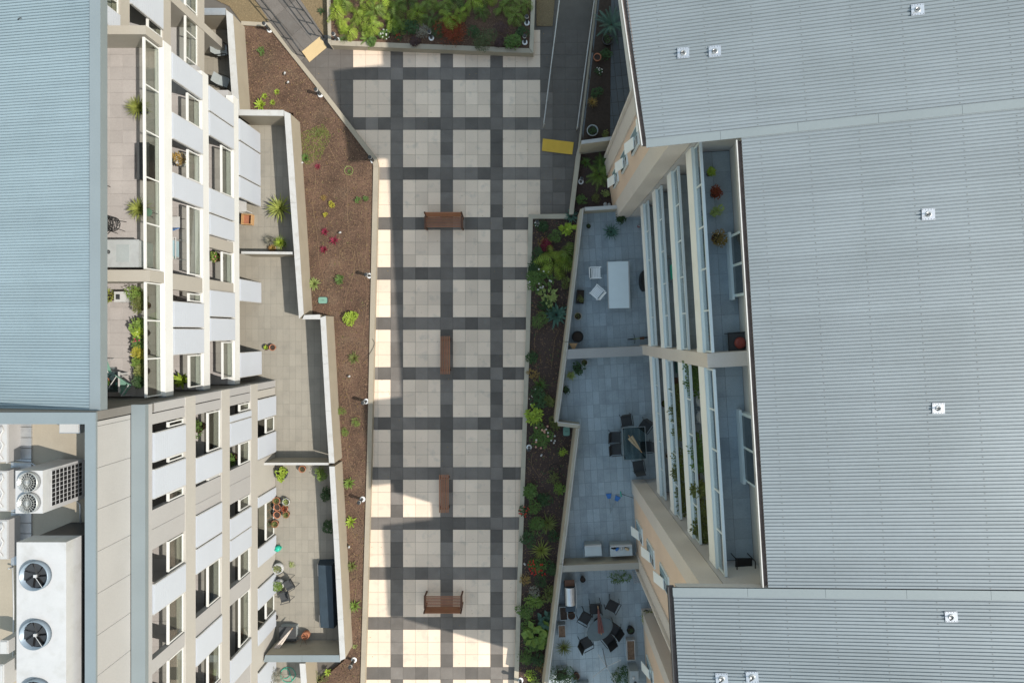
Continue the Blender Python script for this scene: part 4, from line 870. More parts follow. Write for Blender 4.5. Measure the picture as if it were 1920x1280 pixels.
# round table set
t = thing('patio_table', 'oval grey patio table with folded maroon umbrella', 'table', on(1122, 1166, 1.25), R(38))
MB().lathe([(.50, .70), (.52, .715), (.52, .73), (.50, .735)], 28, 0, 0, 1.25, .85).build('tabletop', 'smoked_top', t, True)
MB().lathe([(.22, 0), (.22, .03), (.04, .06), (.04, .699)], 14).build('pedestal', 'dark_metal', t, True)
umbrella('folded maroon umbrella lying across the oval table', 1127, 1185, 2.0, R(97), 1.1, 'umbrella_maroon')
for lab, px, py, a in (('dark chair at the top of the oval table', 1115, 1133, 5), ('dark chair at the upper right of the oval table', 1146, 1128, -28), ('dark chair at the left of the oval table', 1096, 1150, 60), ('dark chair at the lower left of the oval table', 1098, 1196, 118), ('dark chair tucked at the right of the oval table', 1149, 1171, -125), ('dark chair tipped under the lower right of the oval table', 1138, 1188, -140)): chair(lab, px, py, 1.3, R(a), 'black', 'black', True, 1.02)
# barbecue
t = thing('barbecue', 'stainless steel hooded barbecue on wheels beside the tan wall', 'barbecue', on(1067, 1103, 1.25), R(2))
MB().box(-.24, .24, -.42, .42, .12, .82).build('cabinet', 'dark_metal', t)
h = MB(); n = 8
for i in range(n):
    a0, a1 = math.pi * i / n, math.pi * (i + 1) / n
    h.face((.23 * math.cos(a0), -.40, .821 + .2 * math.sin(a0)), (.23 * math.cos(a1), -.40, .821 + .2 * math.sin(a1)), (.23 * math.cos(a1), .40, .821 + .2 * math.sin(a1)), (.23 * math.cos(a0), .40, .821 + .2 * math.sin(a0)))
h.build('hood', 'steel', t, True); MB().box(-.22, .22, -.72, -.421, .78, .81).build('side_shelf', 'navy_cover', t); MB().box(-.22, .22, .421, .7, .78, .81).build('side_shelf', 'dark_wood', t)
MB().tube([(.27, -.55, .84), (.29, 0, .85), (.27, .55, .84)], .016, 6).build('handle', 'white_plastic', t)
for y in (-.34, .34): MB().tube([(-.22, y, .07), (-.18, y, .07)], .07, 12).build('wheel', 'black', t)
mat('pale_grey_top', (.48, .53, .54), .6, .06, 3, .03, 30)
# storage units against the partition
for lab, px in (('grey outdoor cabinet against the tan partition', 1111), ('grey bench piled with shoes against the tan partition', 1163)):
    t = thing('outdoor_cabinet', lab, 'cabinet', on(px, 1027, 1.6), R(3)); t.location.z = 1.25; w = .36 if px < 1130 else .48
    MB().box(-w, w, -.24, .24, .06, .62).build('body', 'grey_plastic', t); MB().box(-w - .02, w + .02, -.26, .20, .621, .66).build('top', 'pale_grey_top', t); MB().box(-w - .01, w + .01, .201, .27, .621, .80).build('back_ledge', 'white_plastic', t)
    for x in (-w + .06, w - .06): MB().tube([(x, -.2, 0), (x, -.2, .059)], .03, 8).build('foot', 'dark_metal', t)
for i, (x, m, lab) in enumerate(((1150, 'black', 'black shoe on the grey bench'), (1157, 'blue_plastic', 'purple-blue shoe on the grey bench'), (1165, 'white_plastic', 'white cloth ball on the grey bench'), (1175, 'umbrella_cream', 'peach toy on the grey bench'))):
    t = thing('shoe', lab, 'shoe', on(x, 1026 + i % 2 * 2, 1.92), i * .9); MB().lathe([(.05, 0), (.09, .03), (.085, .08), (.03, .11)], 10, 0, 0, 1.2, .7).build('upper', m, t, True); MB().box(-.1, .1, -.05, .05, -.01, -.001).build('sole', 'black', t)
# blue brooms
for lab, (x0, y0), (x1, y1) in (('blue dustpan broom lying straight on the slate terrace', (1141, 925), (1145, 962)), ('blue broom with white label lying aslant on the slate terrace', (1159, 930), (1145, 958))):
    A, B = W(x0, y0, 1.27), W(x1, y1, 1.27); t = thing('broom', lab, 'broom', (A.x, A.y, 1.25)); d = (B - A).normalized(); n = Vector((-d.y, d.x, 0))
    MB().prism([(A + n * .13).xy, (A - n * .13).xy, (A + d * .22 - n * .07).xy, (A + d * .22 + n * .07).xy], 1.255, 1.31).build('head', 'blue_plastic', t, world=True)
    MB().tube([A + d * .2, B], .012, 6).build('handle', 'grey_plastic', t, False, True)
A, B = W(1166, 926, 1.3), W(1188, 933, 1.5); t = thing('rake', 'green garden rake leaning at the grey wall corner', 'rake', (A.x, A.y, 1.25)); MB().tube([A, B], .012, 6).build('handle', 'dark_metal', t, False, True); MB().tube([A + Vector((-.06, .12, -.02)), A + Vector((-.02, -.12, -.02))], .025, 6).build('head', 'teal_plastic', t, False, True)
# bicycle
t = thing('bicycle', 'pale green child bicycle lying by the pale partition', 'bicycle', on(1196, 634, 1.25), R(5))
for x in (-.30, .30):
    ww = MB().tube([(x + .19 * math.cos(i * math.tau / 18), .03 * x, .21 + .19 * math.sin(i * math.tau / 18)) for i in range(19)], .022, 6, cap=False).build('tyre', 'black', t)
    for k in range(5): a = k * math.pi / 5; MB().tube([(x - .18 * math.cos(a), .03 * x, .21 - .18 * math.sin(a)), (x + .18 * math.cos(a), .03 * x, .21 + .18 * math.sin(a))], .004, 4).build('spoke', 'steel', ww)
MB().tube([(-.30, 0, .21), (-.24, 0, .52), (.08, 0, .46), (.30, 0, .21), (0, 0, .2), (-.22, 0, .46)], .018, 6).build('frame', 'leaf_pale', t); MB().tube([(-.26, -.22, .62), (-.22, 0, .58), (-.26, .22, .62)], .014, 6).build('handlebar', 'dark_metal', t); MB().box(.0, .2, -.06, .06, .54, .60).build('saddle', 'dark_wood', t); MB().tube([(.08, 0, .46), (.1, 0, .54)], .014, 6).build('seat_post', 'steel', t)
t = thing('orange_wedge', 'small orange wooden wedge against the terrace wall', 'wedge', on(1075, 650, 1.9)); t.location.z = 1.25; MB().prism([(-.2, .16), (.2, .16), (.02, -.2)], .5, .56).build('top', 'pale_wood', t); MB().box(-.03, .03, -.05, .05, 0, .499).build('leg', 'dark_wood', t)
# clothes hoist
t = thing('clothes_hoist', 'white rotary clothes hoist with a cross of arms and wires', 'clothes line', on(1130, 1216, 1.25), R(20))
MB().tube([(0, 0, 0), (0, 0, 1.75)], .025, 8).build('mast', 'galvanised', t)
for k in range(4):
    a = k * math.pi / 2 + .2; MB().tube([(0, 0, 1.62), (.72 * math.cos(a), .72 * math.sin(a), 1.78)], .016, 6).build('arm', 'white_plastic', t)
for j in range(1, 7):
    P = [(.12 * j * math.cos(k * math.pi / 2 + .2), .12 * j * math.sin(k * math.pi / 2 + .2), 1.62 + .027 * j) for k in range(5)]; MB().tube(P, .004, 4).build('line', 'white_plastic', t)
# planter boxes
def box_planter(label, px, py, z, lx, ly, m='white_plastic', rz=0., h=.35, soil='soil'):
    t = thing('planter_box', label, 'planter', on(px, py, z), rz, 'planter boxes')
    e = .025
    MB().box(-lx / 2, lx / 2, -ly / 2, -ly / 2 + e, 0, h).build('side', m, t); MB().box(-lx / 2, lx / 2, ly / 2 - e, ly / 2, 0, h).build('side', m, t)
    MB().box(-lx / 2, -lx / 2 + e, -ly / 2 + e, ly / 2 - e, 0, h).build('side', m, t); MB().box(lx / 2 - e, lx / 2, -ly / 2 + e, ly / 2 - e, 0, h).build('side', m, t)
    MB().box(-lx / 2 + e, lx / 2 - e, -ly / 2 + e, ly / 2 - e, .02, h - .04).build('soil', soil, t)
box_planter('long white-rimmed planter of brown soil at the grey wall', 1181, 1212, 1.25, .38, .92, 'white_plastic', R(2), .35, 'bark_chip')
box_planter('grey-rimmed planter just below the barbecue', 1056, 1143, 1.25, .36, .62, 'grey_plastic', R(3), .4); box_planter('grey-rimmed planter second below the barbecue', 1053, 1176, 1.25, .34, .58, 'grey_plastic', R(3), .4, 'bark_chip')
box_planter('black planter box beside the terrace wall near white chairs', 1087, 557, 1.25, .34, .62, 'black', R(-3), .4); box_planter('grey planter box at the bottom of the barbecue terrace', 1053, 1255, 1.25, .5, .45, 'grey_plastic', R(3), .4); box_planter('small grey crate at the bottom of the barbecue terrace', 1092, 1278, 1.25, .55, .25, 'grey_plastic', 0, .3)
t = thing('outdoor_cooker', 'grey cooker unit with round knobs at the bottom right wall', 'appliance', on(1184, 1258, 1.25)); MB().box(-.2, .2, -.42, .42, 0, .8).build('body', 'grey_plastic', t); [MB().lathe([(.07, .801), (.06, .83)], 12, x, y).build('knob', m, t, True) for x, y, m in ((-.03, .12, 'white_plastic'), (.05, -.1, 'dark_metal'))]
t = thing('wire_rack', 'white wire shelf lying beside the orange wall', 'rack', on(1197, 1080, 1.25), R(8))
for i in range(7): MB().box(-.24, .24, -.27 + i * .09 - .01, -.27 + i * .09 + .01, .02, .04).build('wire', 'white_plastic', t)
for i in range(4): MB().box(-.24 + i * .16 - .01, -.24 + i * .16 + .01, -.28, .28, .041, .06).build('wire', 'white_plastic', t)
t = thing('garden_toy', 'red and white toy by the grey wall base', 'toy', on(1197, 425, 1.25)); MB().lathe([(.05, 0), (.07, .1), (.04, .2)], 10).build('body', 'red_plastic', t, True); MB().lathe([(.04, .201), (.045, .24), (.02, .28)], 10).build('head', 'white_plastic', t, True)
# ---- left terraces: furniture
for lab, px, py, a in (('dark lounge chair in shade at the topmost terrace', 424, 102, 95), ('dark lounge chair lower in the topmost terrace', 427, 160, 70)): chair(lab, px, py, 0, R(a), 'grey_plastic', 'black')
t = thing('bar_cabinet', 'dark brown wooden cabinet on the topmost terrace', 'cabinet', on(330, 78, .0)); t.location = on(345, 84, 0); MB().box(-.25, .25, -.42, .42, .05, .95).build('body', 'dark_wood', t); MB().box(-.28, .28, -.45, .45, .951, .98).build('top', 'dark_wood', t); [MB().box(x - .03, x + .03, y - .03, y + .03, 0, .049).build('foot', 'black', t) for x in (-.2, .2) for y in (-.36, .36)]
t = thing('side_table', 'white side table on the cycad terrace', 'table', on(463, 388, 0)); MB().box(-.28, .28, -.36, .36, .68, .72).build('top', 'white_plastic', t); [MB().box(x - .03, x + .03, y - .03, y + .03, 0, .679).build('leg', 'white_plastic', t) for x in (-.22, .22) for y in (-.3, .3)]
t = thing('wooden_frame', 'reddish wooden crate beside the white side table', 'crate', on(467, 413, 0), R(-3)); [MB().box(*q, 0, .3).build('side', 'pale_wood', t) for q in ((-.25, .25, -.25, -.21), (-.25, .25, .21, .25), (-.25, -.21, -.209, .209), (.21, .25, -.209, .209))]; MB().box(-.209, .209, -.209, .209, .02, .08).build('base', 'terracotta', t)
t = thing('watering_can', 'teal plastic watering can beside the pots', 'watering can', on(523, 1026, 0), R(20)); MB().lathe([(.13, 0), (.14, .02), (.13, .24), (.06, .28)], 16).build('body', 'teal_plastic', t, True); MB().tube([(.12, 0, .08), (.24, .02, .26), (.30, .03, .33)], .02, 8).build('spout', 'teal_plastic', t); MB().tube([(-.12, 0, .08), (-.22, 0, .2), (-.12, 0, .33), (.0, 0, .30)], .016, 8).build('handle', 'teal_plastic', t)
for lab, px, py, a in (('grey plastic chair beside the white tubs, upper of the pair', 548, 1090, -60), ('grey plastic chair beside the white tubs, lower of the pair', 540, 1112, -75)):
    c = chair(lab, px, py, 0, R(a), 'charcoal_fabric', 'charcoal_fabric', True, .95)
t = thing('covered_sofa', 'dark blue-grey covered outdoor sofa in the wall shade', 'sofa', on(617, 1110, 0), R(2)); MB().hexa([(-.40, -1.5, 0), (.40, -1.5, 0), (.40, 1.6, 0), (-.40, 1.6, 0), (-.30, -1.45, .52), (.38, -1.45, .66), (.38, 1.5, .66), (-.33, 1.5, .5)]).build('cover', 'navy_cover', t)
for y in (-1.2, 1.2): MB().hexa([(-.36, y - .2, .50), (-.30, y - .2, .56), (-.30, y + .35, .56), (-.36, y + .35, .50), (-.33, y - .2, .54), (-.29, y - .2, .60), (-.29, y + .35, .60), (-.33, y + .35, .54)]).build('pale_strap', 'white_plastic', t)
t = thing('storage_box', 'flat dark grey storage box at the foot of the potted terrace', 'box', on(539, 1187, .4)); t.location.z = 0; MB().box(-.38, .38, -.33, .30, 0, .38).build('body', 'grey_plastic', t); MB().box(-.40, .40, -.35, .32, .381, .42).build('lid', 'charcoal_fabric', t)
umbrella('folded pale umbrella leaning on the grey-capped cross wall', 513, 1222, .75, R(52), 1.35, 'umbrella_white')
hose('teal garden hose coiled at the bottom left terrace', cir(535, 1262, 9) + cir(540, 1264, 14, 10, 1), .03, .014, 'teal_plastic')
# top deck furniture
DC = Zs[3]
t = thing('deck_bench', 'black planter bench on the top deck by the glass', 'bench', on(268, 303, DC + .35)); t.location.z = DC; MB().box(-.12, .26, -.62, .62, .04, .44).build('body', 'black', t); MB().box(-.13, .27, -.64, .64, .441, .47).build('top', 'charcoal_fabric', t); [MB().box(-.1, .24, y - .03, y + .03, 0, .039).build('foot', 'dark_metal', t) for y in (-.5, .5)]
t = thing('outdoor_kitchen', 'white tiled kitchen bench with dark sink on the top deck', 'kitchen bench', on(225, 475, DC + .9)); t.location.z = DC; MB().box(-.62, .62, -.45, .45, 0, .86).build('body', 'marble', t); MB().box(-.64, .64, -.47, .47, .861, .90).build('counter', 'marble', t); MB().box(-.12, .32, -.30, .30, .901, .912).build('sink', 'grey_plastic', t); MB().lathe([(.07, .901), (.06, .96)], 12, -.4, .05).build('burner', 'dark_metal', t, True)
def wire_chair(label, px, py, z, r=.27):
    t = thing('wire_chair', label, 'chair', on(px, py, z), rnd.uniform(0, 6)); t.location.z = z
    MB().tube([(r * math.cos(i * math.tau / 18), r * math.sin(i * math.tau / 18), .44) for i in range(19)], .016, 6, cap=False).build('seat_ring', 'black', t)
    s = MB()
    for k in range(5): x = -r + 2 * r * (k + .5) / 5; y = math.sqrt(r * r - x * x); s.tube([(x, -y, .44), (x, y, .44)], .009, 5); s.tube([(-y, x, .442), (y, x, .442)], .009, 5)
    tag(s.build('seat_wires', 'black', t), None, None, None, 'stuff')
    MB().tube([(r * math.cos(a), r * math.sin(a), .46 + .4 * math.sin((a + .9) / 1.8 * math.pi)) for a in [-.9 + i * .18 for i in range(11)]], .014, 6).build('back_hoop', 'black', t)
    for k in range(4): a = k * math.pi / 2 + .4; MB().tube([(r * .8 * math.cos(a), r * .8 * math.sin(a), .44), (r * math.cos(a), r * math.sin(a), 0)], .012, 6).build('leg', 'black', t)
wire_chair('black wire chair half hidden by the left roof edge', 193, 347, DC); wire_chair('large black wire chair beside the kitchen bench', 206, 425, DC, .38); wire_chair('smaller black wire chair overlapping the large one', 227, 424, DC, .24)
t = thing('plant_stand', 'small round grey stand beside the lower deck yucca', 'stand', on(291, 402, DC)); MB().lathe([(.13, .40), (.14, .42), (.14, .44), (.12, .445)], 14).build('top', 'green_box', t, True); [MB().tube([(.09 * math.cos(k * 2.1), .09 * math.sin(k * 2.1), .40), (.13 * math.cos(k * 2.1), .13 * math.sin(k * 2.1), 0)], .012, 6).build('leg', 'dark_metal', t) for k in range(3)]
t = thing('air_conditioner', 'white air conditioning unit among plants on the lower top deck', 'air conditioner', on(232, 557, DC + .3)); t.location.z = DC; MB().box(-.2, .2, -.18, .18, .02, .52).build('casing', 'white_plastic', t); MB().box(-.13, .0, -.09, .09, .521, .54).build('vent', 'dark_metal', t); MB().box(-.18, .18, -.16, .16, 0, .019).build('foot', 'dark_metal', t)
for lab, px, py, a in (('teal canvas chair half under the left roof', 207, 690, 20), ('green canvas folding chair in the deck corner', 243, 722, -35)): c = chair(lab, px, py, DC, R(a), 'green_box', 'white_plastic', True); c.location.z = DC
rect_table('small glass table with pink flowers on the lower top deck', 205, 716, DC + .6, .7, .7, .6, 'table_glass', 0, 'white_plastic'); bpy.data.objects['patio_table.003'].location.z = DC
# loggia things
t = thing('clothes_airer', 'clothes airer hung with blue and white towels in the loggia', 'clothes airer', on(338, 470, Zs[2])); 
for k in range(8): MB().box(-.40 + k * .09, -.36 + k * .09, -.42, .42, .80, .82).build('rail', 'white_plastic', t)
for k, m in enumerate(('navy_cover', 'white_plastic', 'navy_cover', 'blue_plastic', 'teal_plastic', 'window_blue')): MB().box(-.36 + k * .1, -.31 + k * .1, -.34 + .03 * (k % 2), .30, .45, .835).build('towel', m, t)
for x in (-.38, .30):
    for y in (-.38, .38): MB().tube([(x, y, 0), (-x * .6, y, .8)], .012, 6).build('leg', 'galvanised', t)
t = thing('camping_chair', 'white and blue camping chair in the loggia', 'chair', on(337, 420, Zs[2])); MB().box(-.22, .22, -.22, .22, .40, .43).build('seat', 'white_plastic', t); MB().hexa([(-.22, -.24, .43), (.22, -.24, .43), (.22, -.21, .43), (-.22, -.21, .43), (-.2, -.38, .8), (.2, -.38, .8), (.2, -.35, .8), (-.2, -.35, .8)]).build('backrest', 'blue_plastic', t); [MB().tube([(x, y, .4), (-x, y, 0)], .012, 6).build('leg', 'dark_metal', t) for x in (-.2, .2) for y in (-.2, .2)]
t = thing('clothes_rack', 'folding clothes rack in a lower loggia opening', 'clothes airer', on(366, 1250, Zs[2])); [MB().tube([(-.4, -.4 + k * .13, .8), (.4, -.4 + k * .13, .8)], .01, 5).build('rail', 'galvanised', t) for k in range(7)]; [MB().tube([(x, y, 0), (-x, y, .8)], .012, 5).build('leg', 'galvanised', t) for x in (-.35, .35) for y in (-.4, .4)]
# right balconies: things
Zq = Zr
def rloc(px, py, z): v = W(px, py, z); return (v.x, v.y, z)
t = thing('clothes_airer', 'clothes airer with teal and peach washing on a right balcony', 'clothes airer', rloc(1262, 505, Zq[2]), TH)
for k in range(6): MB().tube([(-.2 + k * .09, -.5, .85), (-.2 + k * .09, .5, .85)], .008, 5).build('rail', 'white_plastic', t)
for k, m in enumerate(('teal_plastic', 'umbrella_cream', 'petal_peach', 'dark_wood', 'umbrella_white')): MB().box(-.2 + k * .09, -.15 + k * .09, -.40, .12, .4, .865).build('towel', m, t)
for y in (-.45, .45): MB().tube([(-.2, y, 0), (.25, y, .85)], .012, 5).build('leg', 'galvanised', t); MB().tube([(.25, y, 0), (-.2, y, .85)], .012, 5).build('leg', 'galvanised', t)
for i, (px, py) in enumerate(((1312, 748), (1313, 778))):
    t = thing('lace_chair', ('upper', 'lower')[i] + ' white cast iron chair on a right balcony', 'chair', rloc(px, py, Zq[3]), R(90)); r = .24
    MB().lathe([(r, .43), (r, .45)], 18).build('seat', 'white_plastic', t); MB().tube([(r * math.cos(a), r * math.sin(a), .47 + .42 * math.sin(a)) for a in [i * math.pi / 10 for i in range(11)]], .016, 6).build('back_hoop', 'white_plastic', t); [MB().tube([(r * math.cos(a) * .4, r * math.sin(a), .45), (r * math.cos(a), r * math.sin(a), .47 + .42 * math.sin(a))], .008, 5).build('back_wire', 'white_plastic', t) for a in [.4 * k + .3 for k in range(7)]]; [MB().tube([(.18 * sx, .18 * sy, .43), (.22 * sx, .22 * sy, 0)], .012, 6).build('leg', 'white_plastic', t) for sx in (-1, 1) for sy in (-1, 1)]
t = thing('green_cover', 'teal green cover cloth over a box on a right balcony', 'cover', rloc(1276, 686, Zq[2]), TH); MB().hexa([(-.2, -.25, 0), (.2, -.25, 0), (.2, .25, 0), (-.2, .25, 0), (-.17, -.22, .75), (.17, -.22, .75), (.17, .22, .75), (-.17, .22, .75)]).build('cloth', 'green_box', t); MB().box(-.16, .16, -.2, .2, .751, .80).build('fold', 'green_box', t)
c = chair('black chair in the lower corner of the top right balcony', 1386, 1052, Zq[4], R(180), 'black', 'black')
t = thing('wicker_seat', 'dark framed chair with red cushion and bowl on the top balcony', 'chair', rloc(1377, 641, Zq[4]), TH); MB().box(-.3, .3, -.28, .28, .38, .41).build('seat', 'charcoal_fabric', t); MB().lathe([(.14, .411), (.17, .48), (.1, .52)], 14, .02, -.02).build('cushion', 'red_plastic', t, True); [MB().tube([(x, y, 0), (x, y, .38)], .014, 6).build('leg', 'black', t) for x in (-.28, .28) for y in (-.26, .26)]; MB().tube([(-.3, -.28, .42), (-.3, .28, .42), (.3, .28, .42)], .016, 6).build('frame_rail', 'black', t)
# ================================================================= PLANTS
def blade(b, a, L, w, e0, droop, seg=4, off=.02, z0=.03, tw=0.):
    p = Vector((off * math.cos(a), off * math.sin(a), z0)); e = e0; h = L / seg; side = Vector((-math.sin(a), math.cos(a), 0)); i = len(b.v)
    prof = [.55, 1., .85, .55, .05] if seg == 4 else [1., .8, .05]
    for k in range(seg + 1):
        ww = w * prof[k] * .5; b.v += [tuple(p + side * ww), tuple(p - Vector((0, 0, ww * .35))), tuple(p - side * ww)]
        p = p + Vector((math.cos(a) * math.cos(e), math.sin(a) * math.cos(e), math.sin(e))) * h; e -= droop / seg
    for k in range(seg):
        q = i + 3 * k; b.f += [(q, q + 1, q + 4, q + 3), (q + 1, q + 2, q + 5, q + 4)]
def rosette(n, L, w, e=(.2, 1.3), droop=.7, seg=4, rg=rnd):
    b = MB()
    for k in range(n):
        u = (k + .5) / n; blade(b, k * 2.39996 + rg.uniform(-.15, .15), L * (1.0 - .35 * u) * rg.uniform(.85, 1.1), w * rg.uniform(.8, 1.15), e[0] + (e[1] - e[0]) * u, droop * rg.uniform(.7, 1.2), seg)
    return b
def leafquad(b, p, a, e, L, w):
    d = Vector((math.cos(a) * math.cos(e), math.sin(a) * math.cos(e), math.sin(e))); s = Vector((-math.sin(a), math.cos(a), 0)); i = len(b.v)
    m = p + d * L * .5 + Vector((0, 0, -.12 * w)); b.v += [tuple(p), tuple(p + d * L * .5 + s * w * .5), tuple(p + d * L), tuple(p + d * L * .5 - s * w * .5), tuple(m)]
    b.f += [(i, i + 4, i + 1), (i + 1, i + 4, i + 2), (i, i + 3, i + 4), (i + 3, i + 2, i + 4)]
def bush(n, r, h, L, w, rg=rnd, lump=5, z0=.0, ex=1.):
    b = MB(); C = [(0, 0, h * .45, 1.)] + [(rg.uniform(-.55, .55) * r * ex, rg.uniform(-.55, .55) * r, h * rg.uniform(.3, .7), rg.uniform(.45, .7)) for _ in range(lump)]
    for k in range(n):
        cx, cy, cz, s = rg.choice(C); a = rg.uniform(0, math.tau); t = math.acos(rg.uniform(-.25, 1)); q = rg.uniform(.6, 1.05) * s * .75
        p = Vector((cx + ex * r * q * math.sin(t) * math.cos(a), cy + r * q * math.sin(t) * math.sin(a), max(.02, cz + h * .5 * q * math.cos(t)) + z0))
        leafquad(b, p, a + rg.uniform(-1, 1), rg.uniform(-.3, .9), L * rg.uniform(.6, 1.2), w * rg.uniform(.7, 1.2))
    return b
def lobed(n, r, L, rg=rnd, h=.5):
    "split-leaf plant: each leaf is a midrib with paired finger lobes"
    b = MB()
    for k in range(n):
        a = k * 2.39996 + rg.uniform(-.3, .3); u = (k + .5) / n; rr = r * (.06 + .5 * (1 - u)); p = Vector((rr * math.cos(a), rr * math.sin(a), h * (.30 + .70 * u) * rg.uniform(.8, 1.1)))
        b.tube([(0, 0, .02), tuple(p * .6 + Vector((0, 0, h * .2))), tuple(p)], .008, 3, cap=False)
        e = rg.uniform(-.7, .25); Lk = L * rg.uniform(.75, 1.15); q = p.copy(); s = Vector((-math.sin(a), math.cos(a), 0)); roll = rg.uniform(-.35, .35); s = (s + Vector((0, 0, roll))).normalized(); M = 7; rib = []
        for j in range(M + 1):
            rib.append(q.copy()); d = Vector((math.cos(a) * math.cos(e), math.sin(a) * math.cos(e), math.sin(e))); q = q + d * Lk / M; e -= .11
        for j in range(M):
            d = (rib[j + 1] - rib[j]).normalized(); A, B_ = rib[j], rib[j] + d * Lk / M * .5; ll = Lk * (.16 + .24 * math.sin((j + 1.2) / (M + 1) * math.pi)) * rg.uniform(.85, 1.1)
            for sg in (-1, 1):
                o = s * sg; tip = A + d * (ll * .62) + o * ll + Vector((0, 0, -.30 * ll)); m1 = A + d * (ll * .22) + o * ll * .5 + Vector((0, 0, .02)); m2 = m1 + d * Lk / M * .42; i = len(b.v)
                b.v += [tuple(A), tuple(B_), tuple(m2), tuple(tip), tuple(m1)]; b.f.append((i, i + 1, i + 2, i + 3, i + 4) if sg < 0 else (i + 4, i + 3, i + 2, i + 1, i))
        leafquad(b, rib[-2], a, e, Lk * .26, Lk * .07)
    return b
def frond(n, L, w, e=(.1, .9), droop=.9, pairs=14, rg=rnd):
    b = MB()
    for k in range(n):
        a = k * 2.39996 + rg.uniform(-.2, .2); u = (k + .5) / n; el = e[0] + (e[1] - e[0]) * u; p = Vector((.03 * math.cos(a), .03 * math.sin(a), .06)); Lk = L * rg.uniform(.85, 1.08) * (1 - .3 * u); s = Vector((-math.sin(a), math.cos(a), 0)); pts = []
        for j in range(pairs + 1):
            pts.append(p.copy()); d = Vector((math.cos(a) * math.cos(el), math.sin(a) * math.cos(el), math.sin(el))); p = p + d * Lk / pairs; el -= droop / pairs
        b.tube([tuple(q) for q in pts[::3]], .007, 3, cap=False)
        for j in range(1, pairs + 1):
            ll = w * math.sin(min(1, (j + 1) / (pairs * .5)) * 1.57) * (1 - .65 * max(0, j / pairs - .5) * 2); d = (pts[j] - pts[j - 1]).normalized()
            for sg in (-1, 1):
                A = pts[j]; i = len(b.v); b.v += [tuple(A - d * .012), tuple(A + d * .022), tuple(A + s * sg * ll + d * ll * .55 + Vector((0, 0, -.15 * ll)))]; b.f.append((i, i + 1, i + 2) if sg < 0 else (i + 2, i + 1, i))
    return b
def flowers(n, r, h, s, rg=rnd, z0=0.):
    b = MB()
    s *= .8
    for _ in range(int(n * .75)):
        a = rg.uniform(0, 6.28); q = r * math.sqrt(rg.uniform(.02, .9)); b.lathe([(s * .3, 0), (s, s * .5), (s * .7, s * .8)], 7)
        for v in range(len(b.v) - 21, len(b.v)): x, y, z = b.v[v]; b.v[v] = (x + q * math.cos(a), y + q * math.sin(a), z + z0 + h * (1 - .45 * (q / r) ** 2) * rg.uniform(.85, 1.03))
    return b
def plant(name, label, cat, px, py, z, b, m, group=None, extra=(), stem=True, lean=None):
    t = thing(name, label, cat, on(px, py, z), rnd.uniform(0, 6.28), group); b.build('foliage', m, t)
    if stem: MB().tube([(0, 0, -.03), (0, 0, .10)], .018, 6).build('stem', 'dark_wood', t)
    for nm, bb, mm in extra: tag(bb.build(nm, mm, t), None, None, None, 'stuff')
    return t
def potted(name, label, px, py, z, r, h, pm, b, m, group=None, ztop=None, tub=False, extra=()):
    t = thing(name, label, 'potted plant', on(px, py, z + (ztop or 0)), rnd.uniform(0, 6.28), group); t.location.z = z
    pr = [(r * .68, 0), (r * .95, h * .86), (r * 1.06, h * .87), (r * 1.06, h), (r * .9, h), (r * .87, h * .8)] if not tub else [(r * .55, 0), (r * .9, h * .3), (r, h * .6), (r * .9, h), (r * .8, h), (r * .8, h * .85)]
    p = MB().lathe(pr, 18).build('pot', pm, t, True); MB().lathe([(r * .86, h * .78), (r * .8, h * .84)], 14).build('soil', 'soil', p)
    if b:
        for i, v in enumerate(b.v): b.v[i] = (v[0], v[1], v[2] + h * .84)
        b.build('foliage', m, t)
    for nm, bb, mm in extra:
        for i, v in enumerate(bb.v): bb.v[i] = (v[0], v[1], v[2] + h * .84)
        tag(bb.build(nm, mm, t), None, None, None, 'stuff')
    return t
RG = random.Random(11)
LZ = .24
# ---- sunny left bed
plant('ground_cover', 'small patch of green ground cover in the top sunny bed', 'plant', 489, 97, LZ, bush(170, .24, .16, .06, .04, RG), 'leaf_mid')
for lab, x, y in (('small lime rosette nearest the spotlight in the top bed', 520, 173), ('small lime rosette left of the other two', 497, 181), ('small lime rosette lowest of the three', 512, 193)): plant('rosette_plant', lab, 'plant', x, y, LZ, rosette(26, .17, .035, (.2, 1.2), .5, 4, RG), 'leaf_lime', 'small lime rosettes')
plant('agave', 'bright lime agave tucked against the cross wall', 'plant', 490, 198, LZ, rosette(20, .36, .10, (.25, 1.2), .3, 4, RG), 'leaf_lime')
plant('strap_plant', 'low dark and yellow strap plant beside the moss', 'plant', 596, 251, LZ, bush(90, .2, .12, .16, .025, RG, 4, 0, 1.8), 'leaf_olive')
plant('agave', 'green clump at the wall by the mossy patch', 'plant', 573, 297, LZ, rosette(34, .27, .05, (.3, 1.3), .7, 4, RG), 'leaf_mid')
plant('dark_tuft', 'small dark tuft with a white tag near the moss', 'plant', 596, 313, LZ, rosette(20, .2, .03, (.1, 1.0), .5, 4, RG), 'leaf_maroon')
plant('ringed_seedling', 'tiny seedling inside the pale hose ring', 'plant', 656, 322, LZ, rosette(14, .13, .03, (.3, 1.2), .5, 4, RG), 'leaf_mid')
plant('small_shrub', 'small orange-brown shrub in the sunny bed', 'plant', 608, 371, LZ, bush(110, .15, .2, .05, .03, RG), 'leaf_dry')
plant('small_shrub', 'larger bright yellow shrub in the sunny bed', 'plant', 623, 384, LZ, bush(150, .17, .2, .06, .04, RG), 'leaf_yellow'); plant('small_shrub', 'smaller bright yellow shrub in the sunny bed', 'plant', 612, 403, LZ, bush(110, .13, .16, .05, .035, RG), 'leaf_yellow')
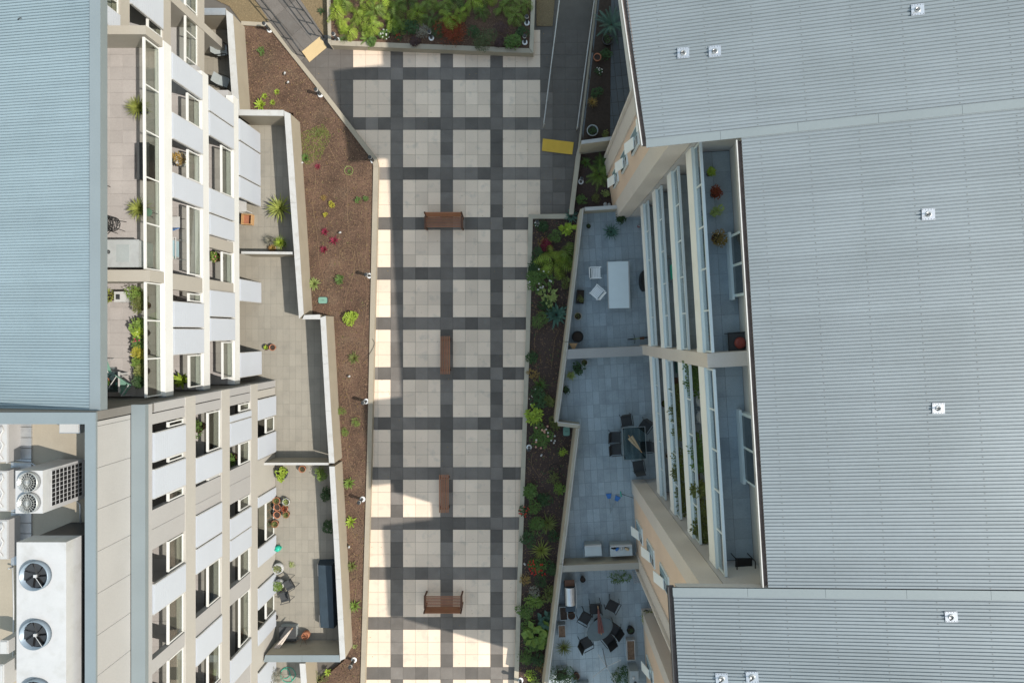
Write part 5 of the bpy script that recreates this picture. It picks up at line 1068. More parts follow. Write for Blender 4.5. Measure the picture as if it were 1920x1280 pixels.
plant('small_shrub', 'small green shrub left of a pair by the plaza edge', 'plant', 673, 377, LZ, bush(120, .17, .18, .06, .04, RG), 'leaf_mid'); plant('small_shrub', 'small green shrub right of a pair by the plaza edge', 'plant', 687, 373, LZ, bush(90, .13, .16, .06, .04, RG), 'leaf_mid')
for lab, x, y, s in (('upper maroon bromeliad', 609, 435, .9), ('largest maroon bromeliad', 627, 451, 1.15), ('lowest maroon bromeliad', 608, 468, .9)): plant('bromeliad', lab + ' in the sunny bed', 'plant', x, y, LZ, rosette(18, .26 * s, .06, (.15, 1.2), .5, 4, RG), 'leaf_maroon', 'maroon bromeliads')
plant('agave', 'variegated lime agave against the white-capped wall', 'plant', 589, 532, LZ, rosette(30, .40, .085, (.2, 1.3), .4, 4, RG), 'leaf_pale')
plant('small_shrub', 'green shrub above the oval pit lid', 'plant', 640, 523, LZ, bush(150, .26, .22, .11, .035, RG), 'leaf_mid')
plant('leafy_shrub', 'big bright lime shrub in the sunny bed', 'plant', 658, 598, LZ, bush(420, .38, .42, .10, .055, RG), 'leaf_lime')
plant('strap_plant', 'dark green strappy plant beside the arched hose', 'plant', 664, 671, LZ, rosette(30, .36, .05, (.1, 1.2), .8, 4, RG), 'leaf_olive')
for lab, x, y in (('feathery green clump against the wall of the empty terrace', 640, 769), ('feathery green clump at right of three', 670, 790), ('feathery green clump lowest of three', 648, 807)): plant('feathery_clump', lab, 'plant', x, y, LZ, bush(240, .24, .25, .08, .014, RG), 'leaf_fern', 'feathery clumps')
plant('agave', 'broad green agave above the potted terrace bollard', 'plant', 655, 905, LZ, rosette(26, .34, .07, (.2, 1.2), .5, 4, RG), 'leaf_fern'); plant('agave', 'lime agave below the potted terrace bollard', 'plant', 658, 977, LZ, rosette(18, .36, .085, (.15, 1.1), .4, 4, RG), 'leaf_lime')
plant('agave', 'olive agave beside the dark covered sofa', 'plant', 660, 1060, LZ, rosette(22, .34, .06, (.15, 1.2), .6, 4, RG), 'leaf_olive'); plant('agave', 'green agave near the foot of the sunny bed', 'plant', 665, 1134, LZ, rosette(28, .35, .06, (.15, 1.2), .6, 4, RG), 'leaf_fern'); plant('small_shrub', 'tiny yellow-green seedling near the terrace corner', 'plant', 666, 1210, LZ, rosette(12, .15, .03, (.2, 1.1), .5, 4, RG), 'leaf_pale')
plant('ringed_seedling', 'lime seedling ringed by hose at the bottom bed', 'plant', 615, 1258, LZ, rosette(20, .2, .05, (.2, 1.1), .5, 4, RG), 'leaf_lime'); plant('ground_cover', 'mossy ground cover at the bottom of the sunny bed', 'plant', 600, 1268, LZ, bush(200, .35, .06, .05, .03, RG), 'leaf_olive')
# ---- big planter
for x, y in ((632, 22), (652, 6), (645, 48), (668, 30), (690, 12), (688, 48), (662, 66), (712, 32), (728, 8), (706, 62), (733, 48), (748, 26), (640, 5)): plant('split_leaf_plant', 'split-leaf plant coloured sunlit lime in the sunny half of the big planter', 'plant', x + RG.uniform(-4, 4), y + RG.uniform(-4, 4) - (2 if x > 755 else 0), .36, lobed(11, .30, .52, RG, RG.uniform(.5, .95)), RG.choice(('leaf_lime', 'leaf_lime', 'leaf_bright', 'leaf_fern')), 'sunlit split-leaf plants').scale = (RG.uniform(.75, 1.1),) * 3  # sunlight put into the leaf colour: limes on the lit side
for x, y in ((770, 8), (786, 36), (806, 10), (812, 44), (834, 22), (858, 6), (866, 36), (886, 16), (908, 34), (918, 6), (940, 22), (962, 8), (968, 38), (990, 14), (760, 48), (842, 50)): plant('split_leaf_plant', 'split-leaf plant coloured shade green in the shaded half of the big planter', 'plant', x + RG.uniform(-4, 4), y + RG.uniform(-4, 4) - (2 if x > 755 else 0), .36, lobed(11, .30, .52, RG, RG.uniform(.5, .95)), RG.choice(('leaf_fern', 'leaf_fern', 'leaf_mid', 'leaf_bright')), 'shaded split-leaf plants').scale = (RG.uniform(.75, 1.1),) * 3  # same planting, shade put into the leaf colour as deeper greens
plant('flowering_shrub', 'white-flowered shrub in the sunny half of the big planter', 'shrub', 724, 68, .36, bush(280, .27, .34, .08, .05, RG), 'leaf_mid', None, [('flowers', flowers(22, .27, .36, .035, RG), 'petal_white')])
plant('flowering_shrub', 'small red-flowered plant beside the white-flowered shrub', 'shrub', 748, 72, .36, bush(130, .22, .2, .07, .04, RG), 'leaf_dark', None, [('flowers', flowers(12, .2, .22, .03, RG), 'petal_red')])
plant('leafy_shrub', 'dark green shrub under the split-leaf plants', 'shrub', 772, 58, .36, bush(360, .42, .4, .11, .06, RG), 'leaf_dark'); plant('twiggy_shrub', 'purple-grey twiggy shrub left of the middle bollard', 'shrub', 795, 62, .36, bush(260, .36, .38, .13, .018, RG), 'leaf_grey')
plant('red_shrub', 'wide rust-red shrub spilling over the big planter wall', 'shrub', 848, 68, .36, bush(1700, .88, .7, .10, .03, RG, 9), 'leaf_red'); plant('leafy_shrub', 'dull olive shrub right of the rust-red shrub', 'shrub', 908, 76, .36, bush(900, .66, .5, .07, .035, RG, 6), 'leaf_dull'); plant('twiggy_shrub', 'dark twiggy shrub behind the olive shrub', 'shrub', 940, 62, .36, bush(420, .45, .42, .12, .02, RG), 'leaf_purple'); plant('leafy_shrub', 'rich green shrub in the front right of the big planter', 'shrub', 964, 82, .36, bush(560, .44, .42, .10, .055, RG), 'leaf_mid')
for lab, x, y, r, m in (('dark green filler shrub under the sunlit split-leaf plants', 700, 80, .26, 'leaf_mid'), ('dark filler shrub left of the rust-red shrub', 822, 62, .34, 'leaf_dark'), ('dark filler shrub behind the olive shrub', 888, 62, .36, 'leaf_dark'), ('dark filler shrub near the right end bollard', 982, 64, .34, 'leaf_dark'), ('reddish twiggy filler shrub between olive and green shrubs', 938, 84, .28, 'leaf_purple'), ('purple-grey filler shrub right of the small red flowers', 780, 80, .28, 'leaf_purple'), ('dark filler shrub behind the white-flowered shrub', 742, 58, .3, 'leaf_mid')): plant('leafy_shrub', lab, 'shrub', x, y, .36, bush(420, r, .4, .08, .035, RG), m)
plant('grass_tuft', 'spiky grass tuft at the left front of the big planter', 'plant', 645, 76, .36, rosette(40, .34, .02, (.4, 1.4), .9, 4, RG), 'leaf_mid'); plant('grass_tuft', 'yellowish fern tuft in the front of the big planter', 'plant', 690, 74, .36, frond(12, .45, .08, (.2, 1.0), .9, 9, RG), 'leaf_fern')
plant('agave', 'dark small plant by the gravel wedge', 'plant', 603, 22, .05, rosette(14, .25, .05, (.1, 1.0), .5, 4, RG), 'leaf_dark')
# ---- small square bed
BZ = .3
plant('agave', 'green rosette in the top corner of the small square bed', 'plant', 1098, 305, BZ, rosette(30, .32, .06, (.15, 1.2), .5, 4, RG), 'leaf_mid'); plant('tree_fern', 'wide fern filling the small square bed', 'fern', 1124, 328, BZ, frond(16, .85, .16, (.2, 1.1), 1.0, 13, RG), 'leaf_fern'); plant('tree_fern', 'darker fern behind the wide fern', 'fern', 1128, 308, BZ, frond(12, .6, .14, (.2, 1.1), 1.0, 11, RG), 'leaf_mid')
plant('leafy_shrub', 'small green shrub at the lower left of the square bed', 'shrub', 1091, 376, BZ, bush(200, .26, .25, .08, .045, RG), 'leaf_mid'); plant('leafy_shrub', 'olive shrub at the bottom of the square bed', 'shrub', 1118, 374, BZ, bush(220, .26, .28, .06, .03, RG), 'leaf_olive'); plant('leafy_shrub', 'pale green shrub by the orange wall', 'shrub', 1135, 363, BZ, bush(150, .2, .22, .08, .05, RG), 'leaf_pale')
t = thing('white_stone', 'pair of white stones at the bottom of the square bed', 'stone', on(1138, 384, BZ)); MB().lathe([(.06, 0), (.10, .05), (.05, .12)], 9, -.08, 0, 1, 1.2).build('stone', 'white_plastic', t, True); MB().lathe([(.05, 0), (.08, .05), (.04, .1)], 9, .1, -.02, 1, 1.3).build('stone', 'white_plastic', t, True)
# ---- right bed
def S(*a, **k):
    t = plant(*a, **k); t.scale = (1.3,) * 3; return t
S('round_shrub', 'round green shrub at the top of the right bed', 'shrub', 1041, 443, BZ, bush(420, .29, .42, .05, .03, RG, 3), 'leaf_mid'); S('leafy_shrub', 'lime arum plant at the top of the right bed', 'plant', 1063, 434, BZ, bush(60, .24, .35, .2, .1, RG), 'leaf_lime'); S('agave', 'grey-blue agave at the terrace wall corner', 'plant', 1071, 406, BZ, rosette(30, .32, .05, (.1, 1.2), .4, 4, RG), 'leaf_blue')
S('round_shrub', 'dark round shrub left of the bright split-leaf plant', 'shrub', 1008, 477, BZ, bush(380, .26, .36, .05, .03, RG, 3), 'leaf_dark'); S('split_leaf_plant', 'large bright yellow-green split-leaf plant in the right bed', 'plant', 1038, 494, BZ, lobed(18, .55, .5, RG, .8), 'leaf_bright'); S('split_leaf_plant', 'smaller split-leaf plant against the right terrace wall', 'plant', 1064, 480, BZ, lobed(9, .3, .5, RG, .6), 'leaf_fern')
S('flowering_shrub', 'white-flowered green shrub in the right bed', 'shrub', 1015, 530, BZ, bush(620, .52, .5, .09, .05, RG), 'leaf_mid', None, [('flowers', flowers(16, .5, .55, .045, RG), 'petal_white')]); S('leafy_shrub', 'pale lime leafy plant below the white-flowered shrub', 'plant', 1029, 557, BZ, bush(80, .3, .3, .2, .09, RG), 'leaf_pale'); S('small_shrub', 'small olive shrub at the terrace wall in the right bed', 'plant', 1060, 532, BZ, bush(150, .22, .28, .07, .04, RG), 'leaf_olive')
S('blue_agave', 'big blue-green agave in the right bed', 'plant', 1043, 590, BZ, rosette(30, .52, .13, (.15, 1.3), .25, 4, RG), 'leaf_blue'); S('round_shrub', 'round bright green shrub left of the blue agave', 'shrub', 1012, 599, BZ, bush(520, .36, .45, .05, .03, RG, 4), 'leaf_mid'); S('round_shrub', 'small dark green shrub leaning on the right bed edging', 'shrub', 998, 668, BZ, bush(300, .25, .34, .06, .04, RG, 3), 'leaf_dark')
S('strap_plant', 'strappy green plant in the middle of the right bed', 'plant', 1013, 721, BZ, rosette(30, .38, .04, (.3, 1.3), .8, 4, RG), 'leaf_mid'); S('leafy_shrub', 'dark leafy plant with white tips in the right bed', 'plant', 1006, 746, BZ, bush(220, .4, .35, .12, .05, RG), 'leaf_dark', None, [('flowers', flowers(7, .38, .35, .025, RG), 'petal_white')]); S('leafy_shrub', 'bright lime leafy plant above the peach flowering bush', 'plant', 1000, 775, BZ, bush(110, .34, .35, .18, .09, RG), 'leaf_lime')
S('flowering_shrub', 'peach and white flowering bush in the right bed', 'shrub', 1017, 816, BZ, bush(620, .46, .55, .08, .05, RG), 'leaf_mid', None, [('flowers', flowers(14, .5, .58, .05, RG), 'petal_peach'), ('flowers', flowers(10, .5, .58, .045, RG), 'petal_white')])
S('small_shrub', 'small lime weed beside the terrace wall', 'plant', 1055, 846, BZ, bush(60, .14, .2, .1, .03, RG), 'leaf_lime'); S('small_shrub', 'straggly olive plant below the hose ring', 'plant', 1040, 895, BZ, bush(170, .26, .25, .08, .025, RG), 'leaf_olive'); S('leafy_shrub', 'small green plant at the wall below the hose ring', 'plant', 1049, 915, BZ, bush(110, .22, .25, .12, .05, RG), 'leaf_fern'); S('leafy_shrub', 'green shrub at the edging below the peach bush', 'shrub', 995, 917, BZ, bush(340, .32, .38, .09, .05, RG), 'leaf_mid'); S('round_shrub', 'mid green shrub beside the red edging flowers', 'shrub', 1001, 948, BZ, bush(340, .28, .36, .08, .03, RG), 'leaf_mid')
S('flowering_shrub', 'red-pink flowers spilling over the right edging wall', 'shrub', 983, 955, BZ, bush(110, .2, .3, .07, .04, RG), 'leaf_dark', None, [('flowers', flowers(16, .22, .34, .035, RG), 'petal_red')]); S('leafy_shrub', 'green mounded shrub in the lower right bed', 'shrub', 1009, 985, BZ, bush(520, .40, .45, .08, .035, RG), 'leaf_mid'); S('strap_plant', 'yellowish arching plant beside the mounded shrub', 'plant', 1027, 980, BZ, rosette(40, .46, .045, (.2, 1.3), .9, 4, RG), 'leaf_olive'); S('small_shrub', 'brown-green shrub below the mounded shrub', 'shrub', 1038, 1002, BZ, bush(220, .28, .3, .07, .03, RG), 'leaf_dark')
S('yucca', 'spiky yellow-green yucca in the lower right bed', 'plant', 1015, 1030, BZ, rosette(60, .48, .03, (.1, 1.4), .45, 4, RG), 'leaf_yucca'); S('flowering_shrub', 'round bush covered in bright red flowers', 'shrub', 1009, 1057, BZ, bush(520, .37, .5, .07, .045, RG), 'leaf_mid', None, [('flowers', flowers(34, .4, .56, .04, RG), 'petal_red')]); S('round_shrub', 'tight dark round shrub below the red-flowered bush', 'shrub', 1012, 1085, BZ, bush(520, .29, .42, .04, .025, RG, 2), 'leaf_dark'); S('twiggy_shrub', 'silvery grey shrub below the dark round shrub', 'shrub', 1002, 1107, BZ, bush(260, .27, .3, .08, .02, RG), 'leaf_grey')
S('leafy_shrub', 'fresh green shrub below the silvery shrub', 'shrub', 1002, 1124, BZ, bush(380, .34, .4, .09, .04, RG), 'leaf_fern'); S('leafy_shrub', 'green shrub leaning on the edging near the last bench', 'shrub', 986, 1141, BZ, bush(340, .32, .38, .08, .04, RG), 'leaf_mid'); S('round_leaf_plant', 'plant with very large round green leaves', 'plant', 1014, 1177, BZ, bush(34, .48, .55, .34, .30, RG), 'leaf_fern'); S('round_leaf_plant', 'plant with large blue-green leaves by the terrace wall', 'plant', 1024, 1158, BZ, bush(26, .3, .45, .26, .2, RG), 'leaf_blue')
S('round_shrub', 'dark green shrub below the large round leaves', 'shrub', 998, 1200, BZ, bush(460, .42, .42, .08, .04, RG), 'leaf_mid'); S('round_shrub', 'bright green shrub lowest in the right bed', 'shrub', 984, 1226, BZ, bush(420, .34, .42, .06, .035, RG), 'leaf_mid'); S('small_shrub', 'lime seedling at the bottom of the right bed', 'plant', 996, 1262, BZ, bush(110, .22, .25, .09, .03, RG), 'leaf_lime'); S('grass_tuft', 'grassy tuft at the very bottom of the right bed', 'plant', 1004, 1275, BZ, rosette(20, .25, .03, (.2, 1.2), .6, 4, RG), 'leaf_pale')
for lab, x, y in (('dry brown seedling in the top right bed', 1020, 455), ('dry brown seedling beside the strappy plant', 1000, 700), ('dry brown seedling low in the right bed', 1018, 1245), ('dry pale clump beside the red-flowered bush', 985, 1085)): S('dry_tuft', lab, 'plant', x, y, BZ, bush(130, .24, .2, .09, .02, RG), 'leaf_dry')

for lab, x, y, r, h, m in (('dark low shrub filling the gap under the blue agave', 1024, 575, .3, .3, 'leaf_dark'), ('dark leafy shrub at the edging left of the white table', 1003, 505, .3, .35, 'leaf_dark'), ('olive shrub between the peach bush and the pit lid', 1040, 790, .26, .3, 'leaf_olive'), ('dark shrub on the plaza side above the yucca', 993, 1005, .36, .36, 'leaf_dark'),
        ('mid green shrub right of the red-flowered bush', 1035, 1062, .28, .35, 'leaf_dark'), ('straggly dark shrub beside the silvery shrub', 1030, 1110, .3, .3, 'leaf_olive'), ('green shrub between the large leaves and the edging', 988, 1172, .34, .36, 'leaf_mid'), ('dark green shrub right of the lowest bright shrub', 1008, 1232, .32, .32, 'leaf_dark'), ('dull green shrub beside the olive seedling', 1022, 935, .3, .3, 'leaf_dark'), ('low olive shrub against the wall above the dark agave', 1028, 750, .26, .26, 'leaf_olive'), ('small dark shrub near the right bollard at the top', 1018, 425, .26, .28, 'leaf_dark'), ('dark reddish shrub at the top of the right bed', 1025, 462, .28, .24, 'leaf_maroon')):
    S('leafy_shrub', lab, 'shrub', x, y, BZ, bush(300, r, h, .08, .04, RG), m)
# ---- left terraces
ZL = 0.0
potted('cycad', 'large spiky yellow and green cycad in the shade line', 530, 393, 0, .2, .3, 'charcoal_fabric', rosette(54, .74, .085, (.05, 1.35), .35, 4, RG), 'leaf_yucca')
potted('potted_grass', 'lime spiky grass in a pot at the thin partition', 531, 457, 0, .2, .35, 'charcoal_fabric', rosette(120, .42, .016, (.1, 1.45), .7, 4, RG), 'leaf_lime'); potted('potted_grass', 'grey-purple spiky grass in a pot at the thin partition', 510, 452, 0, .2, .25, 'charcoal_fabric', rosette(90, .40, .014, (.05, 1.4), .5, 4, RG), 'leaf_grey'); potted('potted_grass', 'small bronze grass between the two spiky grasses', 513, 466, 0, .16, .2, 'terracotta', rosette(30, .22, .03, (.2, 1.2), .5, 4, RG), 'leaf_dry')
potted('potted_succulent', 'small lime succulent pot on the empty terrace', 502, 651, 0, .13, .2, 'dark_wood', rosette(14, .13, .06, (.3, 1.2), .3, 4, RG), 'leaf_lime'); potted('terracotta_pot', 'empty dark red pot beside the lime succulent', 514, 651, 0, .15, .24, 'terracotta', None, None)
potted('potted_shrub', 'dark tub with a lime leafy plant at the partition', 533, 884, 0, .29, .4, 'charcoal_fabric', bush(220, .34, .3, .1, .06, RG), 'leaf_lime'); potted('terracotta_pot', 'terracotta pot against the partition', 570, 877, 0, .16, .28, 'terracotta', bush(20, .14, .12, .06, .03, RG), 'leaf_olive')
plant('leafy_shrub', 'sunlit shrub in the corner of the potted terrace', 'shrub', 606, 884, 0, bush(420, .40, .7, .09, .05, RG), 'leaf_fern'); plant('leafy_shrub', 'dark shrub in the shade of the potted terrace wall', 'shrub', 615, 924, 0, bush(340, .32, .6, .09, .05, RG, 5), 'leaf_dark'); plant('leafy_shrub', 'dark climbing shrub lower along the potted terrace wall', 'shrub', 618, 985, 0, bush(340, .34, .6, .09, .05, RG, 5), 'leaf_dark')
for lab, x, y, r, leaf in (('top left pot of the terracotta cluster', 522, 936, .17, 'leaf_olive'), ('white-rimmed pot at the top right of the cluster', 540, 938, .17, 'leaf_pale'), ('second pot on the left of the cluster', 523, 948, .16, None), ('reddish leafy pot in the middle of the cluster', 537, 951, .15, 'leaf_red'), ('pink terracotta pot at lower left of the cluster', 523, 962, .17, None), ('green-tufted pot at lower right of the cluster', 540, 962, .15, 'leaf_olive'), ('lone terracotta pot below the cluster', 519, 979, .17, 'leaf_olive')):
    potted('terracotta_pot', lab, x, y, 0, r, .28, 'white_plastic' if 'white' in lab else 'terracotta', (rosette(16, .24, .03, (.2, 1.2), .7, 4, RG) if leaf else None), leaf, 'terracotta pots on the potted terrace')
potted('white_tub', 'white round tub with olive plant, upper of two', 526, 1061, 0, .26, .42, 'white_plastic', bush(140, .2, .18, .07, .04, RG), 'leaf_olive', None, None, True); potted('white_tub', 'white round tub with trailing plant, lower of two', 527, 1091, 0, .25, .40, 'white_plastic', bush(230, .3, .3, .08, .04, RG), 'leaf_fern', None, None, True)
plant('small_shrub', 'pale seedling shadow plant on the potted terrace floor', 'plant', 548, 1056, 0, bush(60, .17, .1, .08, .03, RG), 'leaf_pale')
t = potted('bare_pot', 'round terracotta pot with bare branching twigs', 577, 1185, 0, .19, .42, 'terracotta', None, None, None, None, True)
for k in range(6): a = k * 1.05; MB().tube([(0, 0, .35), (.12 * math.cos(a), .12 * math.sin(a), .6), (.30 * math.cos(a + .3), .30 * math.sin(a + .3), .85)], .012, 5, .004).build('twig', 'dark_wood', t)
potted('small_black_pot', 'small black bowl by the screen on the potted terrace', 519, 1155, 0, .1, .14, 'black', None, None)
plant('dry_shrub', 'big dry grey shrub at the bottom left terrace', 'shrub', 512, 1262, 0, bush(900, .55, .9, .10, .03, RG, 6), 'leaf_grey')
# ---- top deck plants
for lab, x, y in (('spiky yucca on the upper part of the top deck', 256, 200), ('spiky yucca beside the wire chairs on the top deck', 258, 391)): potted('potted_yucca', lab, x, y, DC, .2, .4, 'charcoal_fabric', rosette(130, .50, .026, (-.05, 1.45), .55, 4, RG), 'leaf_yucca', 'deck yuccas', .5)
for k, (x, y, m) in enumerate(((203, 556, 'leaf_yucca'), (258, 552, 'leaf_fern'), (268, 572, 'leaf_olive'))): potted('potted_shrub', ('feathery potted shrub beside the roof edge', 'green potted shrub at the party wall', 'small potted shrub at the glass corner')[k], x, y, DC, .18, .35, 'dark_wood', bush(380, .34, .4, .12, .025, RG), m, None, .3)
for k in range(7): potted('trough_plant', ('first', 'second', 'third', 'fourth', 'fifth', 'sixth', 'last')[k] + ' plant from the top in the deck trough along the glass', 263 + (k % 2) * 4, 606 + k * 18, DC, .17, .3, 'black', bush(260, .26, .34, .10, .05, RG), ('leaf_fern', 'leaf_lime', 'leaf_mid', 'leaf_yellow', 'leaf_fern', 'leaf_olive', 'leaf_dark')[k], 'plants in the deck trough', .3, False, [('flowers', flowers(6, .2, .3, .03, RG), 'petal_magenta' if k == 2 else 'petal_white')] if k in (1, 2) else ())
potted('pink_flower_pot', 'pot of magenta flowers on the small glass table', 203, 712, DC + .6, .1, .14, 'terracotta', bush(70, .16, .2, .1, .04, RG), 'leaf_mid', None, 0, False, [('flowers', flowers(16, .14, .24, .03, RG), 'petal_magenta')])
# loggia plants
potted('white_tub', 'white tub with bronze plant in a loggia opening', 341, 300, Zs[2], .27, .45, 'white_plastic', bush(160, .26, .3, .1, .04, RG), 'leaf_dry', None, .3, True); potted('potted_shrub', 'lime broad-leaved plant in a lower loggia opening', 341, 712, Zs[2], .18, .3, 'charcoal_fabric', rosette(18, .42, .13, (.3, 1.2), .6, 4, RG), 'leaf_lime', None, .3); potted('flower_basket', 'pink and green flower basket in a middle loggia', 404, 482, Zs[1], .2, .5, 'dark_wood', bush(160, .26, .26, .08, .05, RG), 'leaf_fern', None, .5, False, [('flowers', flowers(8, .2, .26, .03, RG), 'petal_pink')])
potted('potted_shrub', 'tall green plant behind the top opening of lower block', 374, 800, Zs[2], .2, .4, 'dark_wood', bush(240, .32, .5, .12, .05, RG), 'leaf_mid', None, .3); potted('potted_shrub', 'leafy plant in the middle opening of lower block', 436, 858, Zs[1], .2, .4, 'dark_wood', bush(260, .34, .6, .12, .05, RG), 'leaf_mid', None, .3)
# ---- right terraces
ZR = 1.25
potted('potted_agave', 'dark spiky agave near the top of the white table terrace', 1145, 436, ZR, .2, .2, 'charcoal_fabric', rosette(44, .46, .055, (.05, 1.3), .4, 4, RG), 'leaf_blue'); potted('potted_shrub', 'dark round potted shrub at the wall above the agave', 1162, 411, ZR, .18, .3, 'charcoal_fabric', bush(260, .28, .3, .08, .04, RG), 'leaf_dark'); potted('small_black_pot', 'small dark pot at the top left of the white table terrace', 1103, 425, ZR, .1, .15, 'dark_metal', bush(30, .1, .1, .06, .03, RG), 'leaf_dark')
potted('round_pot', 'round beige pot with sprouts beside the terrace wall', 1083, 593, ZR, .17, .3, 'tan_wall', bush(50, .13, .1, .06, .03, RG), 'leaf_olive'); potted('round_pot', 'large round black tub beside the terrace wall', 1082, 631, ZR, .25, .4, 'black', None, None); plant('box_plant', 'tangled plant in the black planter box', 'plant', 1088, 560, ZR + .36, bush(110, .18, .15, .06, .03, RG), 'leaf_olive')
potted('round_pot', 'pale ringed pot below the pale partition', 1095, 679, ZR, .16, .26, 'white_plastic', bush(60, .14, .14, .06, .03, RG), 'leaf_olive'); potted('potted_shrub', 'dark leafy pot below the pale partition', 1083, 690, ZR, .16, .3, 'charcoal_fabric', bush(240, .28, .3, .09, .05, RG), 'leaf_dark'); potted('potted_succulent', 'pale striped succulent pot at the terrace wall', 1070, 703, ZR, .14, .2, 'terracotta', rosette(30, .28, .05, (.1, 1.2), .5, 4, RG), 'leaf_pale'); potted('potted_shrub', 'dark trailing pot lower along the terrace wall', 1060, 730, ZR, .14, .25, 'black', bush(120, .2, .2, .07, .04, RG), 'leaf_dark')
potted('potted_yucca', 'yellow-green bushy plant beside the grey wall', 1210, 1146, ZR, .2, .35, 'charcoal_fabric', bush(520, .36, .45, .12, .025, RG), 'leaf_yucca'); potted('small_black_pot', 'black pot at the corner of the grey wall', 1181, 1176, ZR, .17, .3, 'black', bush(50, .14, .12, .05, .03, RG), 'leaf_dark'); potted('round_pot', 'dark round tub next to the planters below the barbecue', 1071, 1149, ZR, .16, .3, 'dark_wood', None, None)
plant('leafy_shrub', 'low green leafy clump at the tan partition', 'shrub', 1159, 1076, ZR, bush(240, .36, .25, .12, .03, RG, 5, 0, 1.6), 'leaf_mid'); plant('strap_plant', 'dark strappy pot plant along the barbecue terrace wall', 'plant', 1057, 1212, ZR, rosette(50, .46, .03, (.2, 1.3), .9, 4, RG), 'leaf_olive'); plant('leafy_shrub', 'large dark green bush at the bottom of the barbecue terrace', 'shrub', 1055, 1262, ZR, bush(900, .62, .8, .10, .035, RG, 7), 'leaf_dark'); plant('leafy_shrub', 'dark bush under the clothes hoist', 'shrub', 1166, 1262, ZR, bush(620, .5, .5, .10, .035, RG, 6), 'leaf_dark'); potted('small_black_pot', 'small dark pot beside the barbecue', 1092, 1082, ZR, .12, .3, 'black', None, None); potted('terracotta_pot', 'brown pot by the left wall at the bottom terrace', 1080, 1262, ZR, .15, .25, 'dark_wood', None, None)
# top shaded terrace
plant('cycad', 'big dark blue-green cycad in the shaded top terrace', 'plant', 1146, 48, ZR, frond(22, .95, .12, (.05, 1.0), .6, 16, RG), 'leaf_blue'); potted('round_pot', 'large dark ring pot in the shaded top terrace', 1138, 80, ZR, .24, .35, 'dark_metal', bush(60, .2, .2, .1, .04, RG), 'leaf_dark'); potted('terracotta_pot', 'terracotta pot in the shaded top terrace', 1119, 112, ZR, .17, .3, 'terracotta', None, None); plant('flowering_shrub', 'pale flowered shrub in the shaded top terrace', 'shrub', 1122, 136, ZR, bush(140, .2, .25, .07, .04, RG), 'leaf_dark', None, [('flowers', flowers(14, .2, .3, .03, RG), 'petal_white')]); potted('potted_grass', 'dry grass pot in the shaded top terrace', 1110, 195, ZR, .15, .25, 'black', rosette(50, .3, .02, (.1, 1.3), .6, 4, RG), 'leaf_dry'); plant('leafy_shrub', 'dark shrub low in the shaded top terrace', 'shrub', 1118, 178, ZR, bush(260, .3, .4, .09, .04, RG), 'leaf_dark'); plant('leafy_shrub', 'dark shrub beside the terracotta pot', 'shrub', 1133, 106, ZR, bush(240, .3, .35, .09, .05, RG), 'leaf_dark'); potted('round_pot', 'wide white-ringed pot at the bottom of the shaded top terrace', 1110, 248, ZR, .25, .3, 'grey_plastic', bush(120, .22, .12, .07, .04, RG), 'leaf_dark'); plant('small_shrub', 'olive plant beside the wide white-ringed pot', 'plant', 1135, 254, ZR, bush(140, .22, .2, .07, .04, RG), 'leaf_olive')
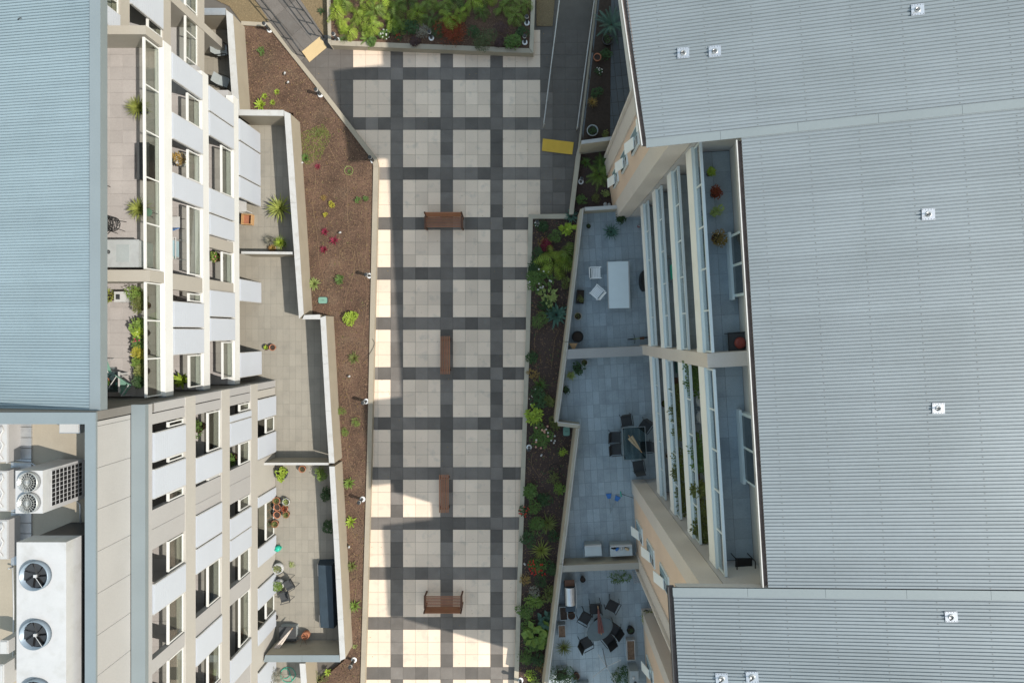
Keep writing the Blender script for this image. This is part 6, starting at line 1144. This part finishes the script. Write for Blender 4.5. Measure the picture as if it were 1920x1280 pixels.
# ---- balcony plants on the right building
def hedge(label, px, py, z, rx_, ry_, h, n, m):
    t = thing('balcony_hedge', label, 'hedge', rloc(px, py, z), TH, 'balcony plants'); b = MB()
    C = [(RG.uniform(-.5, .5) * rx_, RG.uniform(-.9, .9) * ry_, h * RG.uniform(.4, .8)) for _ in range(14)]
    for _ in range(n):
        c = RG.choice(C); a = RG.uniform(0, 6.28); q = RG.uniform(.5, 1) * .26; e = RG.uniform(-.5, 1.5)
        leafquad(b, Vector((c[0] + q * math.cos(a) * math.cos(e), c[1] + q * math.sin(a) * math.cos(e), max(.05, c[2] + q * math.sin(e)))), a, RG.uniform(-.6, .8), RG.uniform(.05, .11), RG.uniform(.03, .06))
    b.build('foliage', m, t); MB().box(-.13, .13, -ry_, ry_, 0, .22).build('trough', 'dark_wood', t)
hedge('long dense hedge hanging along the third-floor right balcony', 1306, 962, Zq[3], .26, 1.5, 1.35, 3200, 'leaf_olive'); hedge('leafy plant at the middle of the third-floor right balcony', 1302, 838, Zq[3], .24, .5, 1.3, 1100, 'leaf_mid'); hedge('leafy climber at the top of the third-floor right balcony', 1290, 704, Zq[3], .2, .5, 1.2, 900, 'leaf_mid'); hedge('yellowish hedge along the second-floor right balcony', 1266, 762, Zq[2], .2, 1.1, 1.1, 1500, 'leaf_olive'); hedge('low plants along the lower second-floor right balcony', 1270, 905, Zq[2], .2, 1.3, 1.1, 1500, 'leaf_olive')
potted('potted_yucca', 'lime spiky pot plant on the second-floor right balcony', 1272, 872, Zq[2], .13, .5, 'charcoal_fabric', rosette(30, .34, .04, (.2, 1.2), .5, 4, RG), 'leaf_lime', None, .3)
for lab, x, y, r, m in (('bronze flowering plant on the top right balcony', 1342, 362, .2, 'leaf_red'), ('pale leafy plant on the top right balcony', 1342, 398, .18, 'leaf_pale'), ('speckled golden shrub on the top right balcony', 1346, 446, .26, 'leaf_dry'), ('green sprigs near the top of the top right balcony', 1333, 323, .14, 'leaf_lime'), ('small green plant at the eave of the top right balcony', 1409, 884, .16, 'leaf_mid')):
    potted('potted_shrub', lab, x, y, Zq[4], r * .6, .25, 'white_plastic' if 'pale' in lab else 'dark_wood', bush(260, r, .3, .07, .03, RG), m, None, .3, False, [('flowers', flowers(6, r, .3, .02, RG), 'petal_white')] if 'golden' in lab else ())
potted('round_pot', 'tan pot on the first-floor right balcony', 1254, 855, Zq[1], .12, .25, 'tan_wall', None, None, None, .3); potted('round_pot', 'dark pot with moss on the first-floor right balcony', 1247, 757, Zq[1], .14, .25, 'dark_wood', bush(40, .12, .1, .05, .03, RG), 'leaf_fern', None, .3)
